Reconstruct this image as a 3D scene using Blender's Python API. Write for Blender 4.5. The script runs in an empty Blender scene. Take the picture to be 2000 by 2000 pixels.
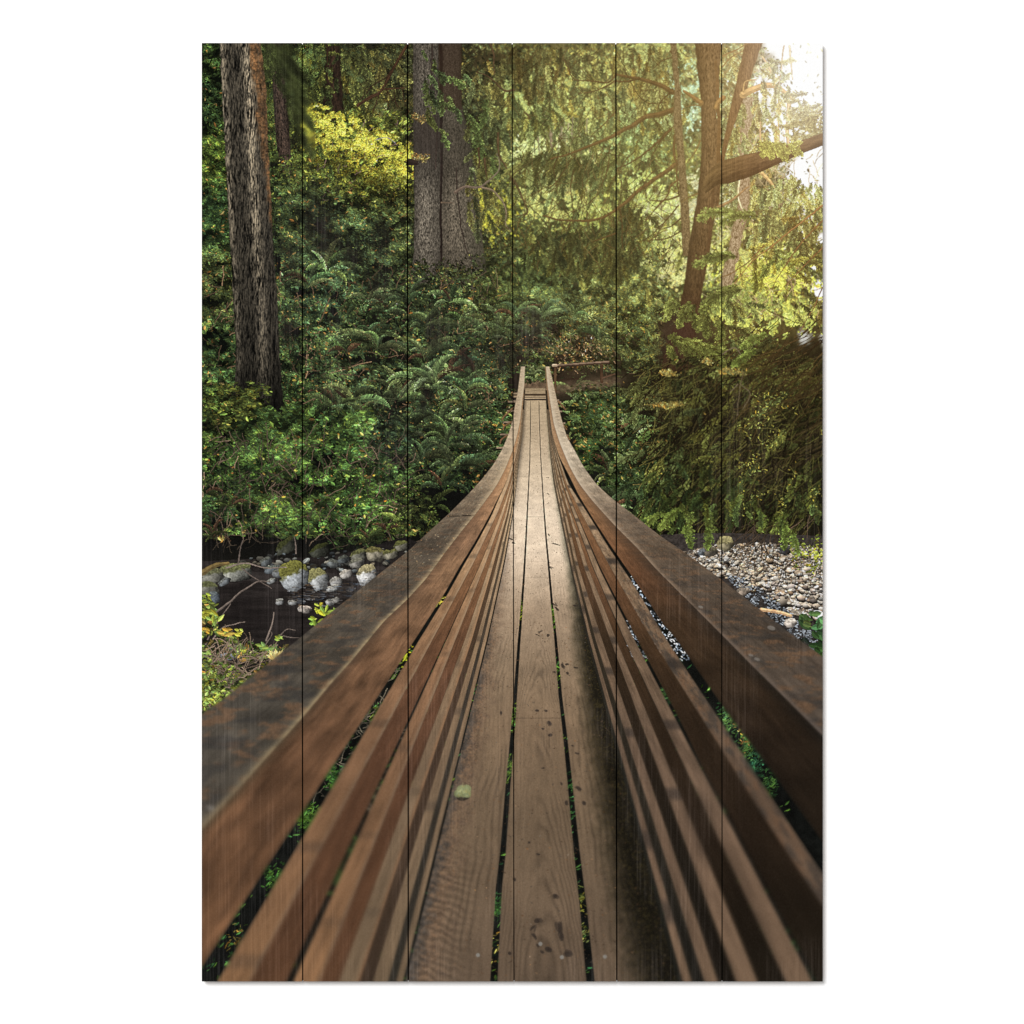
# A picture printed on six upright wooden boards, hung on a plain white wall.
# The printed picture (a plank footbridge running into a mossy forest) is drawn
# stroke by stroke in code below: bark, leaves, ferns, needles, stones, boards.
import math
import numpy as np
try:
    import bpy
except ImportError:          # lets the drawing be tried without Blender
    bpy = None

OX, OY = 394, 84             # print corner, in units of half a millimetre
W, H = 1213, 1833
rng = np.random.default_rng(11)
C = np.zeros((H, W, 3), np.float32)


def rgb(*c):
    return np.array(c, np.float32) / 255.0


# ------------------------------------------------------------------ noise
_T = rng.random((512, 512)).astype(np.float32)


def vnoise(x, y, seed=0):
    x = np.asarray(x, np.float32) + seed * 37.13
    y = np.asarray(y, np.float32) + seed * 91.7
    xi = np.floor(x); yi = np.floor(y)
    fx = x - xi; fy = y - yi
    fx = fx * fx * (3 - 2 * fx); fy = fy * fy * (3 - 2 * fy)
    a = xi.astype(np.int32) & 511; b = yi.astype(np.int32) & 511
    a1 = (a + 1) & 511; b1 = (b + 1) & 511
    t = _T
    return (t[b, a] * (1 - fx) + t[b, a1] * fx) * (1 - fy) + (t[b1, a] * (1 - fx) + t[b1, a1] * fx) * fy


def fbm(x, y, o=4, seed=0, g=0.5):
    s = 0.0; amp = 1.0; tot = 0.0
    for i in range(o):
        s = s + amp * vnoise(x * 2 ** i, y * 2 ** i, seed + i * 7)
        tot += amp; amp *= g
    return s / tot


def blur(a, s):
    r = int(math.ceil(s * 2.5)); k = np.exp(-0.5 * (np.arange(-r, r + 1) / s) ** 2); k /= k.sum()
    p = np.pad(a, [(r, r), (0, 0)] + [(0, 0)] * (a.ndim - 2), mode='edge')
    out = sum(k[i] * p[i:i + a.shape[0]] for i in range(2 * r + 1))
    p = np.pad(out, [(0, 0), (r, r)] + [(0, 0)] * (a.ndim - 2), mode='edge')
    return sum(k[i] * p[:, i:i + a.shape[1]] for i in range(2 * r + 1)).astype(np.float32)


YY, XX = np.mgrid[0:H, 0:W].astype(np.float32)


def sstep(a, b, x):
    t = np.clip((x - a) / (b - a), 0, 1)
    return t * t * (3 - 2 * t)


# ------------------------------------------------------------------ colour guide
# x, y, dark ground colour, leaf colour
GUIDE = [
    (400, 110, (14, 22, 11), (66, 98, 40)), (400, 215, (10, 15, 9), (50, 78, 36)), (410, 300, (16, 22, 10), (92, 122, 40)),
    (420, 420, (12, 18, 11), (60, 95, 45)), (420, 560, (14, 16, 12), (92, 108, 52)), (420, 700, (12, 16, 11), (70, 105, 50)),
    (430, 820, (11, 13, 9), (88, 118, 44)), (480, 900, (9, 10, 9), (72, 118, 44)), (440, 1000, (15, 14, 13), (58, 88, 42)),
    (560, 130, (28, 33, 18), (82, 100, 44)), (680, 130, (36, 32, 20), (84, 92, 44)), (750, 130, (46, 44, 28), (88, 90, 48)),
    (640, 200, (32, 32, 18), (80, 92, 42)), (770, 220, (44, 40, 26), (86, 84, 46)), (700, 290, (52, 46, 26), (180, 178, 40)),
    (620, 430, (22, 24, 18), (74, 96, 52)), (700, 480, (28, 26, 23), (80, 106, 58)), (640, 560, (27, 26, 24), (74, 104, 62)),
    (720, 640, (26, 25, 20), (82, 110, 60)), (560, 700, (18, 18, 16), (76, 106, 54)), (700, 750, (22, 22, 19), (84, 108, 60)),
    (560, 850, (11, 11, 9), (86, 134, 54)), (660, 880, (11, 11, 11), (82, 130, 54)), (600, 960, (13, 12, 12), (86, 140, 54)),
    (720, 960, (16, 15, 15), (82, 128, 52)), (770, 850, (28, 26, 25), (58, 80, 48)), (850, 600, (28, 26, 21), (68, 90, 48)),
    (880, 700, (28, 24, 22), (74, 106, 58)), (850, 800, (24, 23, 20), (76, 104, 54)), (930, 830, (22, 20, 17), (60, 90, 45)),
    (880, 930, (17, 17, 15), (56, 86, 40)), (800, 1000, (15, 17, 11), (70, 95, 38)), (950, 560, (36, 32, 21), (86, 100, 48)),
    (1050, 560, (42, 36, 24), (98, 118, 62)), (1040, 660, (36, 26, 21), (70, 80, 46)), (1120, 600, (46, 42, 28), (108, 118, 66)),
    (1150, 690, (46, 38, 27), (98, 98, 58)), (1000, 120, (62, 50, 28), (92, 88, 48)), (1050, 220, (86, 78, 42), (128, 128, 64)),
    (1100, 130, (98, 84, 50), (136, 126, 68)), (1075, 290, (104, 98, 52), (160, 160, 88)), (1050, 430, (70, 68, 38), (116, 120, 62)),
    (1150, 430, (76, 72, 38), (122, 124, 62)), (930, 250, (50, 46, 28), (76, 82, 46)), (950, 400, (54, 50, 30), (92, 92, 50)),
    (1250, 150, (116, 98, 56), (140, 132, 74)), (1250, 300, (92, 86, 46), (124, 124, 62)), (1280, 410, (120, 110, 60), (170, 170, 84)),
    (1260, 520, (82, 72, 42), (150, 150, 78)), (1440, 150, (150, 122, 72), (190, 184, 118)), (1500, 230, (190, 176, 140), (150, 144, 80)),
    (1570, 150, (250, 248, 240), (190, 182, 130)), (1550, 330, (160, 150, 112), (134, 132, 76)), (1450, 430, (102, 88, 48), (124, 122, 64)),
    (1560, 450, (104, 88, 48), (118, 112, 58)), (1500, 540, (120, 108, 40), (212, 216, 80)), (1420, 600, (62, 52, 30), (92, 96, 50)),
    (1500, 620, (86, 76, 38), (150, 154, 74)), (1590, 560, (84, 74, 42), (112, 108, 54)), (1250, 640, (42, 38, 24), (94, 108, 54)),
    (1300, 780, (27, 23, 17), (70, 70, 40)), (1250, 880, (20, 21, 16), (60, 80, 42)), (1400, 820, (24, 21, 15), (56, 58, 32)),
    (1550, 720, (34, 30, 18), (70, 72, 34)), (1550, 850, (19, 17, 11), (56, 60, 28)), (1400, 980, (17, 18, 12), (52, 66, 31)),
    (1550, 980, (22, 21, 13), (60, 70, 33)), (1150, 800, (22, 24, 17), (72, 102, 50)), (1180, 900, (16, 18, 15), (60, 92, 44)),
    (1100, 730, (48, 38, 28), (86, 86, 50)), (1300, 1030, (12, 12, 11), (54, 72, 34)), (960, 700, (30, 24, 20), (62, 80, 44)),
    (900, 480, (48, 44, 32), (88, 92, 52)), (1200, 560, (62, 56, 34), (120, 126, 66)), (1180, 500, (78, 70, 40), (140, 142, 70)),
]


def make_guide():
    gx = np.arange(0, W + 8, 8, dtype=np.float32); gy = np.arange(0, H + 8, 8, dtype=np.float32)
    X, Y = np.meshgrid(gx, gy)
    ws = 0; bg = 0; lf = 0
    for x, y, b, l in GUIDE:
        d2 = ((X - (x - OX)) ** 2 + (Y - (y - OY)) ** 2) / 900.0 + 0.6
        w = (1.0 / d2 ** 1.7)[..., None]
        ws = ws + w; bg = bg + w * rgb(*b); lf = lf + w * rgb(*l)
    return (bg / ws).astype(np.float32), (lf / ws).astype(np.float32)


GBG, GLF = make_guide()


def gsample(G, x, y):
    fx = np.clip(x / 8, 0, G.shape[1] - 1.001); fy = np.clip(y / 8, 0, G.shape[0] - 1.001)
    a = fx.astype(int); b = fy.astype(int); u = (fx - a)[..., None]; v = (fy - b)[..., None]
    return (G[b, a] * (1 - u) + G[b, a + 1] * u) * (1 - v) + (G[b + 1, a] * (1 - u) + G[b + 1, a + 1] * u) * v


# ------------------------------------------------------------------ stamps
def stamp(x, y, ang, L, Wd, col, shape='leaf', alpha=1.0, keep=None):
    """draw many small marks in the given order; x, y in print units"""
    x = np.asarray(x, np.float32); n = len(x)
    if n == 0:
        return
    y = np.asarray(y, np.float32)
    ang = np.broadcast_to(np.asarray(ang, np.float32), (n,))
    L = np.broadcast_to(np.asarray(L, np.float32), (n,))
    Wd = np.broadcast_to(np.asarray(Wd, np.float32), (n,))
    col = np.broadcast_to(np.asarray(col, np.float32), (n, 3))
    step = 4000
    flat = C.reshape(-1, 3)
    for i0 in range(0, n, step):
        sl = slice(i0, i0 + step)
        R = int(math.ceil(max(L[sl].max(), Wd[sl].max()) + 0.5))
        m = max(200, int(3.0e6 / (2 * R + 1) ** 2))
        for j0 in range(i0, min(i0 + step, n), m):
            s = slice(j0, min(j0 + m, i0 + step, n))
            o = np.arange(-R, R + 1, dtype=np.float32)
            dx, dy = np.meshgrid(o, o); dx = dx.ravel(); dy = dy.ravel()
            ix = np.round(x[s]); iy = np.round(y[s])
            px = ix[:, None] + dx; py = iy[:, None] + dy
            qx = px - x[s][:, None]; qy = py - y[s][:, None]
            ca = np.cos(ang[s])[:, None]; sa = np.sin(ang[s])[:, None]
            u = (qx * ca + qy * sa) / L[s][:, None]
            v = (-qx * sa + qy * ca) / Wd[s][:, None]
            if shape == 'leaf':
                m_ = np.abs(v) <= (1 - u * u) * (0.85 - 0.25 * u)
                m_ &= np.abs(u) <= 1
                sh = 1.0 + 0.16 * np.sign(v) + 0.12 * u
                sh = np.where(np.abs(v) < 0.12, sh * 1.12, sh)
            elif shape == 'disc':
                r2 = u * u + v * v; m_ = r2 <= 1
                sh = np.ones_like(u)
            elif shape == 'needle':
                m_ = (np.abs(u) <= 1) & (np.abs(v) <= 1)
                sh = 1 + 0.2 * u
            elif shape == 'stone':
                r2 = np.abs(u) ** 1.6 + np.abs(v + 0.25 * u * np.sign(np.sin(ang[s] * 91.0))[:, None]) ** 2.2; m_ = r2 <= 1
                sh = 1.0 - 0.55 * qy / Wd[s][:, None] - 0.25 * r2 - 0.2 * u
            m_ &= (px >= 0) & (px < W) & (py >= 0) & (py < H)
            k, p = np.nonzero(m_)
            idx = (py[k, p] * W + px[k, p]).astype(np.int64)
            if keep is not None:
                kk = keep.reshape(-1)[idx]; k = k[kk]; p = p[kk]; idx = idx[kk]
            c = col[s][k] * sh[k, p][:, None]
            if alpha >= 1:
                flat[idx] = c
            else:
                flat[idx] = flat[idx] * (1 - alpha) + c * alpha


def path(pts, n=40):
    p = np.array(pts, np.float32) - np.array([OX, OY], np.float32)
    if len(p) == 2:
        t = np.linspace(0, 1, n)[:, None]
        return p[0] * (1 - t) + p[1] * t
    q = np.vstack([2 * p[0] - p[1], p, 2 * p[-1] - p[-2]])
    out = []
    for i in range(1, len(q) - 2):
        t = np.linspace(0, 1, n, endpoint=False)[:, None]
        a, b, c, d = q[i - 1], q[i], q[i + 1], q[i + 2]
        out.append(0.5 * (2 * b + (c - a) * t + (2 * a - 5 * b + 4 * c - d) * t ** 2 + (3 * b - a - 3 * c + d) * t ** 3))
    out.append(p[-1:])
    return np.vstack(out)


def stroke(pts, r0, r1, col, col2=None, wob=0.0, bark=0.25, n=60):
    """a branch: a tapering stroke lit on its upper side"""
    q = path(pts, n)
    seg = np.hypot(*np.diff(q, axis=0).T); Ls = np.concatenate([[0], np.cumsum(seg)])
    m = max(4, int(Ls[-1] / 0.6)); t = np.linspace(0, Ls[-1], m)
    x = np.interp(t, Ls, q[:, 0]); y = np.interp(t, Ls, q[:, 1])
    k = t / Ls[-1]
    if wob:
        y = y + wob * (fbm(t / 22, t * 0 + rng.random() * 90, 3) - 0.5) * 4
        x = x + wob * (fbm(t / 22, t * 0 + rng.random() * 90, 3) - 0.5) * 4
    r = r0 + (r1 - r0) * k
    col = np.asarray(col, np.float32)
    f = 1 + bark * (fbm(t / 5, t * 0 + rng.random() * 50, 3) - 0.5) * 2
    stamp(x, y, 0, r, r, col[None] * f[:, None], 'disc')
    if r0 > 1.6:
        c2 = np.asarray(col2 if col2 is not None else col * 1.45, np.float32)
        stamp(x, y - 0.45 * r, 0, np.maximum(r * 0.5, 0.5), np.maximum(r * 0.45, 0.5), c2[None] * f[:, None], 'disc', alpha=0.8)


def limb(pts, radii, dark, light, seed=0, top=0.25, lit=None, sx=3.0, sy=22.0):
    """a thick round branch with bark running along it"""
    q = path(pts, 60)
    d = np.gradient(q, axis=0); ll = np.hypot(d[:, 0], d[:, 1]); nrm = np.stack([-d[:, 1], d[:, 0]], 1) / ll[:, None]
    Ls = np.concatenate([[0], np.cumsum(np.hypot(*np.diff(q, axis=0).T))])
    m = int(Ls[-1] / 0.5); t = np.linspace(0, Ls[-1], m)
    x = np.interp(t, Ls, q[:, 0]); y = np.interp(t, Ls, q[:, 1]); nx = np.interp(t, Ls, nrm[:, 0]); ny = np.interp(t, Ls, nrm[:, 1])
    r = np.interp(t / Ls[-1], np.linspace(0, 1, len(radii)), radii) * (1 + 0.16 * (fbm(t / 16, t * 0 + seed, 3, seed) - 0.5))
    k = int(2 * max(radii) / 0.5) + 3
    v = np.linspace(-1, 1, k)
    V, Tt = np.meshgrid(v, t); R = np.repeat(r[:, None], k, 1)
    px = x[:, None] + nx[:, None] * V * R; py = y[:, None] + ny[:, None] * V * R
    n = fbm(V * R / sx + 40, Tt / sy, 4, seed + 2); f = vnoise(px / 1.5, py / 1.5, seed + 5)
    h = np.clip(0.5 + 1.5 * (n - 0.5) + 0.3 * (f - 0.5) - 0.4 * V * np.sign(nrm[:, 1].mean()) - 0.25 * V * V + top * (1 - V) * 0.3, 0, 1.2)
    c = rgb(*dark) + (rgb(*light) - rgb(*dark)) * h[..., None]
    ix = np.round(px).astype(int).ravel(); iy = np.round(py).astype(int).ravel()
    ok = (ix >= 0) & (ix < W) & (iy >= 0) & (iy < H)
    C[iy[ok], ix[ok]] = np.clip(c.reshape(-1, 3)[ok], 0, 1)


def twigs(x0, y0, x1, y1, n, ln, col, spread=0.9, a0=-1.3, r=0.7, var=0.25, keep=None, curl=0.6):
    """thin dry twigs, many at once"""
    x = rng.uniform(x0, x1, n) - OX; y = rng.uniform(y0, y1, n) - OY
    a = a0 + rng.normal(0, spread, n); l = ln * rng.uniform(0.5, 1.4, n); b = rng.normal(0, curl, n)
    m = 26
    t = np.linspace(0, 1, m)[None]
    aa = a[:, None] + b[:, None] * t + 0.35 * curl * np.sin(t * 9 + a[:, None] * 20)
    px = x[:, None] + np.cumsum(np.cos(aa), 1) * l[:, None] / m
    py = y[:, None] + np.cumsum(np.sin(aa), 1) * l[:, None] / m
    c = np.asarray(col, np.float32)[None] * (1 + rng.normal(0, var, (n, 1)))
    cc = np.repeat(np.clip(c, 0, 1), m, 0)
    L = np.repeat(l / m * 0.7 + 0.4, m)
    stamp(px.ravel(), py.ravel(), aa.ravel(), L, np.full(n * m, r), cc, 'needle', keep=keep)


def jitter(col, n, s=0.22, hue=0.12):
    c = np.broadcast_to(np.asarray(col, np.float32), (n, 3)) * np.exp(rng.normal(0, s, (n, 1)))
    h = np.clip(rng.normal(0, hue, n), -1.3 * hue, 3 * hue)
    c = c * np.stack([1 + h, 1 + 0.15 * h, 1 - 0.9 * h], 1)
    return np.clip(c, 0, 1).astype(np.float32)


def leaves(x0, y0, x1, y1, n, size, gain=1.0, clump=34, thr=0.42, ang=0.2, aspread=0.7, dead=0.03, seed=1, poly=None,
           col=None, asp=0.5, var=0.26, hue=0.10, fade=34, sky=None):
    """broad leaves gathered in clumps, light on top of each clump and dark between"""
    x = rng.uniform(x0 - OX, x1 - OX, n); y = rng.uniform(y0 - OY, y1 - OY, n)
    if poly is not None:
        k = inside(x, y, poly); x = x[k]; y = y[k]
    nz = fbm(x / clump, y / clump, 4, seed, 0.68)
    up = fbm(x / clump, (y + clump * 0.35) / clump, 4, seed, 0.68)
    k = rng.random(len(x)) < sstep(thr - 0.16, thr + 0.06, nz) * fade_in(x, y, x0, y0, x1, y1, fade)
    if sky is not None:
        k &= rng.random(len(x)) > sky[np.clip(y.astype(int), 0, H - 1), np.clip(x.astype(int), 0, W - 1)] * 0.97
    x = x[k]; y = y[k]; nz = nz[k]; up = up[k]
    m = len(x)
    base = gsample(GLF, x, y) if col is None else np.broadcast_to(np.asarray(col, np.float32), (m, 3))
    lit = np.clip(0.50 + 1.7 * (nz - thr) + 1.5 * (nz - up), 0.24, 1.15)
    c = jitter(base, m, var, hue) * (lit * gain)[:, None]
    d = rng.random(m) < dead
    c[d] = jitter(rgb(176, 140, 70), int(d.sum()), 0.25, 0.1) * np.clip(lit[d], 0.5, 1.2)[:, None]
    s = size * 0.86 * rng.uniform(0.5, 1.4, m)
    side = np.where(rng.random(m) < 0.5, 0, math.pi)
    a = ang + rng.normal(0, aspread, m) + side
    o = np.argsort(lit + rng.normal(0, 0.35, m))
    stamp(x[o], y[o], a[o], s[o], (s * asp * rng.uniform(0.6, 1.15, m))[o], np.clip(c, 0, 1)[o], 'leaf')


def inside(x, y, poly):
    p = np.array(poly, np.float32) - np.array([OX, OY], np.float32)
    r = np.zeros(len(x), bool); j = len(p) - 1
    for i in range(len(p)):
        xi, yi = p[i]; xj, yj = p[j]
        c = ((yi > y) != (yj > y)) & (x < (xj - xi) * (y - yi) / (yj - yi + 1e-9) + xi)
        r ^= c; j = i
    return r


def needles(x0, y0, x1, y1, n, ln=10, gain=1.0, droop=1.2, clump=45, thr=0.45, seed=3, poly=None, col=None, hue=0.12, r=0.75,
            spread=0.5, var=0.3, keep=None, alpha=1.0):
    """hanging conifer sprays: little twigs set with short needles on both sides"""
    x = rng.uniform(x0 - OX, x1 - OX, n); y = rng.uniform(y0 - OY, y1 - OY, n)
    if poly is not None:
        k = inside(x, y, poly); x = x[k]; y = y[k]
    nz = fbm(x / clump, y / (clump * 0.8), 4, seed)
    k = rng.random(len(x)) < sstep(thr - 0.12, thr + 0.12, nz) * fade_in(x, y, x0, y0, x1, y1, 30); x = x[k]; y = y[k]; nz = nz[k]
    m = len(x)
    if m == 0:
        return
    base = gsample(GLF, x, y) if col is None else np.broadcast_to(np.asarray(col, np.float32), (m, 3))
    fl = (fbm(x / 120, y / 120, 2, seed + 5) - 0.5) * 3.2
    a = droop + fl + rng.normal(0, spread, m)
    lit = np.clip(0.5 + 1.9 * (nz - thr), 0.3, 1.35) * gain
    c = jitter(base, m, var, hue) * lit[:, None]
    q = 7
    l = ln * rng.uniform(0.5, 1.3, m)
    t = (np.arange(q) / q)[None]
    bend = rng.normal(0, 0.35, m)[:, None]
    aa = a[:, None] + bend * t
    px = x[:, None] + np.cos(aa) * l[:, None] * t * 1.5
    py = y[:, None] + np.sin(aa) * l[:, None] * t * 1.5
    sgn = np.where(np.arange(q) % 2 == 0, 1, -1)[None]
    na = aa + sgn * 0.75
    nl = l[:, None] * (0.34 - 0.2 * t)
    nx = px + np.cos(na) * nl; ny = py + np.sin(na) * nl
    cc = np.repeat(c, q, 0) * np.tile(1 + 0.2 * t, (m, 1)).reshape(-1, 1)
    stamp(nx.ravel(), ny.ravel(), na.ravel(), np.maximum(nl.ravel(), 1.0), r, np.clip(cc, 0, 1), 'needle', keep=keep, alpha=alpha)


def fern(cx, cy, nf, ln, col, a0=-2.9, a1=-0.25, droop=1.5, wid=0.11):
    """one fern: thin arching fronds, each a comb of narrow leaflets"""
    xs, ys, an, Ls, Ws, cs = [], [], [], [], [], []
    nf = int(nf * 1.35)
    for i in range(nf):
        a = a0 + (a1 - a0) * (i + rng.uniform(-0.4, 1.4)) / nf
        l = ln * rng.uniform(0.5, 1.2)
        n = int(l / 2.1) + 8
        t = np.linspace(0, 1, n)
        sg = 1 if math.cos(a) >= 0 else -1
        aa = a + sg * droop * rng.uniform(0.5, 1.35) * t ** 1.5 + rng.normal(0, 0.12)
        jx, jy = rng.normal(0, 3.0, 2)
        x = cx + jx - OX + np.cumsum(np.cos(aa)) * l / n; y = cy + jy - OY + np.cumsum(np.sin(aa)) * l / n
        w = wid * l * rng.uniform(0.7, 1.2) * np.sin(np.pi * np.clip(t * 0.95 + 0.08, 0, 1)) ** 0.7 * (1 - 0.55 * t) + 0.8
        sc = np.asarray(col, np.float32) * math.exp(rng.normal(-0.1, 0.32)) * np.array([1 + rng.normal(0.02, .08), 1, 1 + rng.normal(0, .07)])
        if rng.random() < 0.06:
            sc = rgb(120, 84, 58) * rng.uniform(0.6, 1.1)
        for s in (1, -1):
            na = aa + s * rng.uniform(0.85, 1.15)
            k = (t > 0.1) & (rng.random(n) < 0.9)
            xs.append((x + np.cos(na) * w * 0.5)[k]); ys.append((y + np.sin(na) * w * 0.5)[k]); an.append(na[k])
            Ls.append((w * 0.6)[k]); Ws.append(np.full(n, 0.62)[k])
            sh = (0.6 + 0.42 * t) * (1.1 if s * sg < 0 else 0.72) * np.exp(rng.normal(0, 0.2, n))
            cs.append((sc[None] * sh[:, None])[k])
        xs.append(x); ys.append(y); an.append(aa); Ls.append(np.full(n, l / n)); Ws.append(np.full(n, 0.55)); cs.append(np.tile(sc * 0.85, (n, 1)))
    f = np.concatenate
    stamp(f(xs), f(ys), f(an), np.maximum(f(Ls), 0.9), f(Ws), np.clip(f(cs), 0, 1), 'needle', alpha=0.92)


# ------------------------------------------------------------------ bands between two edges
def edge(pts, sm=7):
    p = np.array(sorted(pts, key=lambda q: q[1]), np.float64)
    y = np.arange(-60, H + 60) + OY
    x = np.interp(y, p[:, 1], p[:, 0])
    lo = y < p[0, 1]; x[lo] = p[0, 0] + (y[lo] - p[0, 1]) * (p[1, 0] - p[0, 0]) / (p[1, 1] - p[0, 1])
    hi = y > p[-1, 1]; x[hi] = p[-1, 0] + (y[hi] - p[-1, 1]) * (p[-1, 0] - p[-2, 0]) / (p[-1, 1] - p[-2, 1])
    k = np.exp(-0.5 * (np.arange(-3 * sm, 3 * sm + 1) / sm) ** 2); k /= k.sum()
    x = np.convolve(np.pad(x, 3 * sm, mode='reflect', reflect_type='odd'), k, 'valid')
    return (x[60:-60] - OX).astype(np.float32)


def band(xl, xr, y0, y1, shader, soft=0.5, rough=0.0):
    a = max(0, int(y0 - OY)); b = min(H, int(y1 - OY))
    l = xl[a:b]; r = xr[a:b]
    if rough:
        yy = np.arange(a, b)
        l = l + rough * (fbm(yy / 9.0, yy * 0 + 3.3 + rough, 3) - 0.5) * 2
        r = r + rough * (fbm(yy / 9.0, yy * 0 + 8.3 + rough, 3) - 0.5) * 2
    x0 = max(0, int(np.floor(l.min())) - 3); x1 = min(W, int(np.ceil(r.max())) + 4)
    if x1 <= x0 or b <= a:
        return
    X = XX[a:b, x0:x1]; Y = YY[a:b, x0:x1]
    wv = np.maximum(r - l, 0.3)[:, None]
    v = (X - l[:, None]) / wv
    al = np.clip((X - l[:, None]) / (2 * soft) + 0.5, 0, 1) * np.clip((r[:, None] - X) / (2 * soft) + 0.5, 0, 1)
    k = al > 0
    if not k.any():
        return
    c = shader(np.clip(v[k], 0, 1), X[k], Y[k] + OY, np.broadcast_to(wv, v.shape)[k])
    sub = C[a:b, x0:x1]
    A = al[k][:, None]
    sub[k] = sub[k] * (1 - A) + np.clip(c, 0, 1) * A


def lerp(a, b, t):
    return a + (b - a) * t


def ramp(y, stops):
    ys = [s[0] for s in stops]; cs = np.array([s[1] for s in stops], np.float32) / 255
    return np.stack([np.interp(y, ys, cs[:, i]) for i in range(3)], -1).astype(np.float32)


def bark(dark, light, sx=5.0, sy=40.0, moss=None, seed=0, lit=None, contrast=1.0, bend=0.8):
    dark = rgb(*dark); light = rgb(*light)

    def f(v, X, Y, w):
        wx = (fbm(X / 30, Y / 70, 3, seed) - 0.5) * 3.2 * bend
        n = fbm(X / sx + wx, Y / sy, 4, seed + 3, 0.55)
        rid = 1 - np.abs(2 * n - 1) * 2.6
        n2 = fbm(X / (sx * 0.38) + wx * 2, Y / (sy * 0.28), 3, seed + 9)
        n3 = vnoise(X / 1.5, Y / 3.2, seed + 21)
        h = np.clip(0.5 + contrast * (0.55 * rid + 1.5 * (n2 - 0.5) - 0.05) + 0.55 * (n3 - 0.5), 0, 1.35)
        lg = lit(v, Y) if lit else 1 - 0.55 * np.abs(2 * v - 1) ** 2
        c = lerp(dark[None], light[None], (h * lg)[:, None])
        if moss:
            m = moss(v, X, Y)
            mc = rgb(158, 112, 66)[None] * (0.2 + 1.0 * fbm(X / 3, Y / 3, 3, seed + 30) + 0.7 * (fbm(X / 14, Y / 18, 3, seed + 33) - 0.35))[:, None]
            c = c * (1 - m[:, None]) + mc * m[:, None]
        return c
    return f


# ------------------------------------------------------------------ the forest
def fade_in(x, y, x0, y0, x1, y1, f):
    """thin out towards the sides of a planted patch, except at the picture's own edge"""
    p = np.ones(len(x), np.float32)
    for d, at in ((x - (x0 - OX), x0 > OX + 8), ((x1 - OX) - x, x1 < OX + W - 8), (y - (y0 - OY), y0 > OY + 8), ((y1 - OY) - y, y1 < OY + H - 8)):
        if at:
            p = p * np.clip(d / f + 0.9 * (fbm(x / 30, y / 30, 3, 909) - 0.5), 0, 1)
    return p


def spray(x, y, ln, ang, col, droop=0.6, nl=2.8, w=0.30, var=0.2, lo=0.55):
    """one conifer bough: a bowed stem, side twigs, and short needles along each"""
    n = max(6, int(ln / 3.0))
    t = np.linspace(0, 1, n)
    sg = 1 if math.cos(ang) >= 0 else -1
    aa = ang + sg * droop * t + 0.12 * np.sin(t * 7 + x)
    px = x - OX + np.cumsum(np.cos(aa)) * ln / n; py = y - OY + np.cumsum(np.sin(aa)) * ln / n
    X, Y, A, L, K = [], [], [], [], []
    TX, TY, TA = [], [], []
    q = 8
    s = np.linspace(0.08, 1, q)[None]
    for side in (1, -1):
        bl = ln * w * np.sin(np.pi * np.clip(t * 0.8 + 0.18, 0, 1)) * rng.uniform(0.35, 1.25, n)
        ba = aa + side * rng.uniform(0.35, 0.8, n)
        ba2 = ba[:, None] + sg * 0.6 * s * droop + rng.normal(0, 0.12, (n, 1))
        bx = px[:, None] + np.cos(ba2) * bl[:, None] * s; by = py[:, None] + np.sin(ba2) * bl[:, None] * s
        TX.append(bx.ravel()); TY.append(by.ravel()); TA.append(ba2.ravel())
        shade = np.repeat(rng.normal(0, 0.2, (n, 1)), q, 1) + 0.4 * s * np.ones((n, 1)) + (0.1 if math.sin(ang + side) < 0 else -0.1)
        for sd in (1, -1):
            na = ba2 + sd * rng.uniform(0.35, 0.8, ba2.shape)
            l = nl * rng.uniform(0.6, 1.3, ba2.shape) * (1.05 - 0.4 * s)
            X.append((bx + np.cos(na) * l * 0.5).ravel()); Y.append((by + np.sin(na) * l * 0.5).ravel()); A.append(na.ravel()); L.append((l * 0.6).ravel()); K.append(shade.ravel())
    f = np.concatenate
    K = np.exp(f(K) + rng.normal(0, var, sum(map(len, X)))) * (lo + 0.3)
    col = np.asarray(col, np.float32)
    c = col[None] * K[:, None]
    k = rng.random(len(K)) < 0.62
    tw = col * np.array([0.72, 0.5, 0.4])
    stamp(f(TX), f(TY), f(TA), 1.3, 0.55, tw, 'needle', alpha=0.7)
    stamp(px, py, aa, ln / n, 0.75, tw, 'needle')
    stamp(f(X)[k], f(Y)[k], f(A)[k], np.maximum(f(L)[k], 0.9), 0.6, np.clip(c[k], 0, 1), 'needle', alpha=0.82)


def boughs(x0, y0, x1, y1, n, ln, ang, col=None, gain=1.0, aspread=0.5, droop=0.6, nl=2.9, thr=None, seed=0, poly=None, var=0.2, hue=0.08, w=0.24):
    x = rng.uniform(x0, x1, n); y = rng.uniform(y0, y1, n)
    k = rng.random(n) < fade_in(x - OX, y - OY, x0, y0, x1, y1, 30)
    if thr is not None:
        k &= fbm((x - OX) / 60, (y - OY) / 60, 3, seed) > thr
    if poly is not None:
        k &= inside(x - OX, y - OY, poly)
    x = x[k]; y = y[k]
    o = np.argsort(rng.random(len(x)))
    for i in o:
        c = gsample(GLF, np.array([x[i] - OX]), np.array([y[i] - OY]))[0] if col is None else np.asarray(col, np.float32)
        c = jitter(c, 1, var, hue)[0] * gain
        spray(x[i], y[i], ln * rng.uniform(0.6, 1.3), ang + rng.normal(0, aspread), c, droop * rng.uniform(0.4, 1.4), nl, w)


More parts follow.
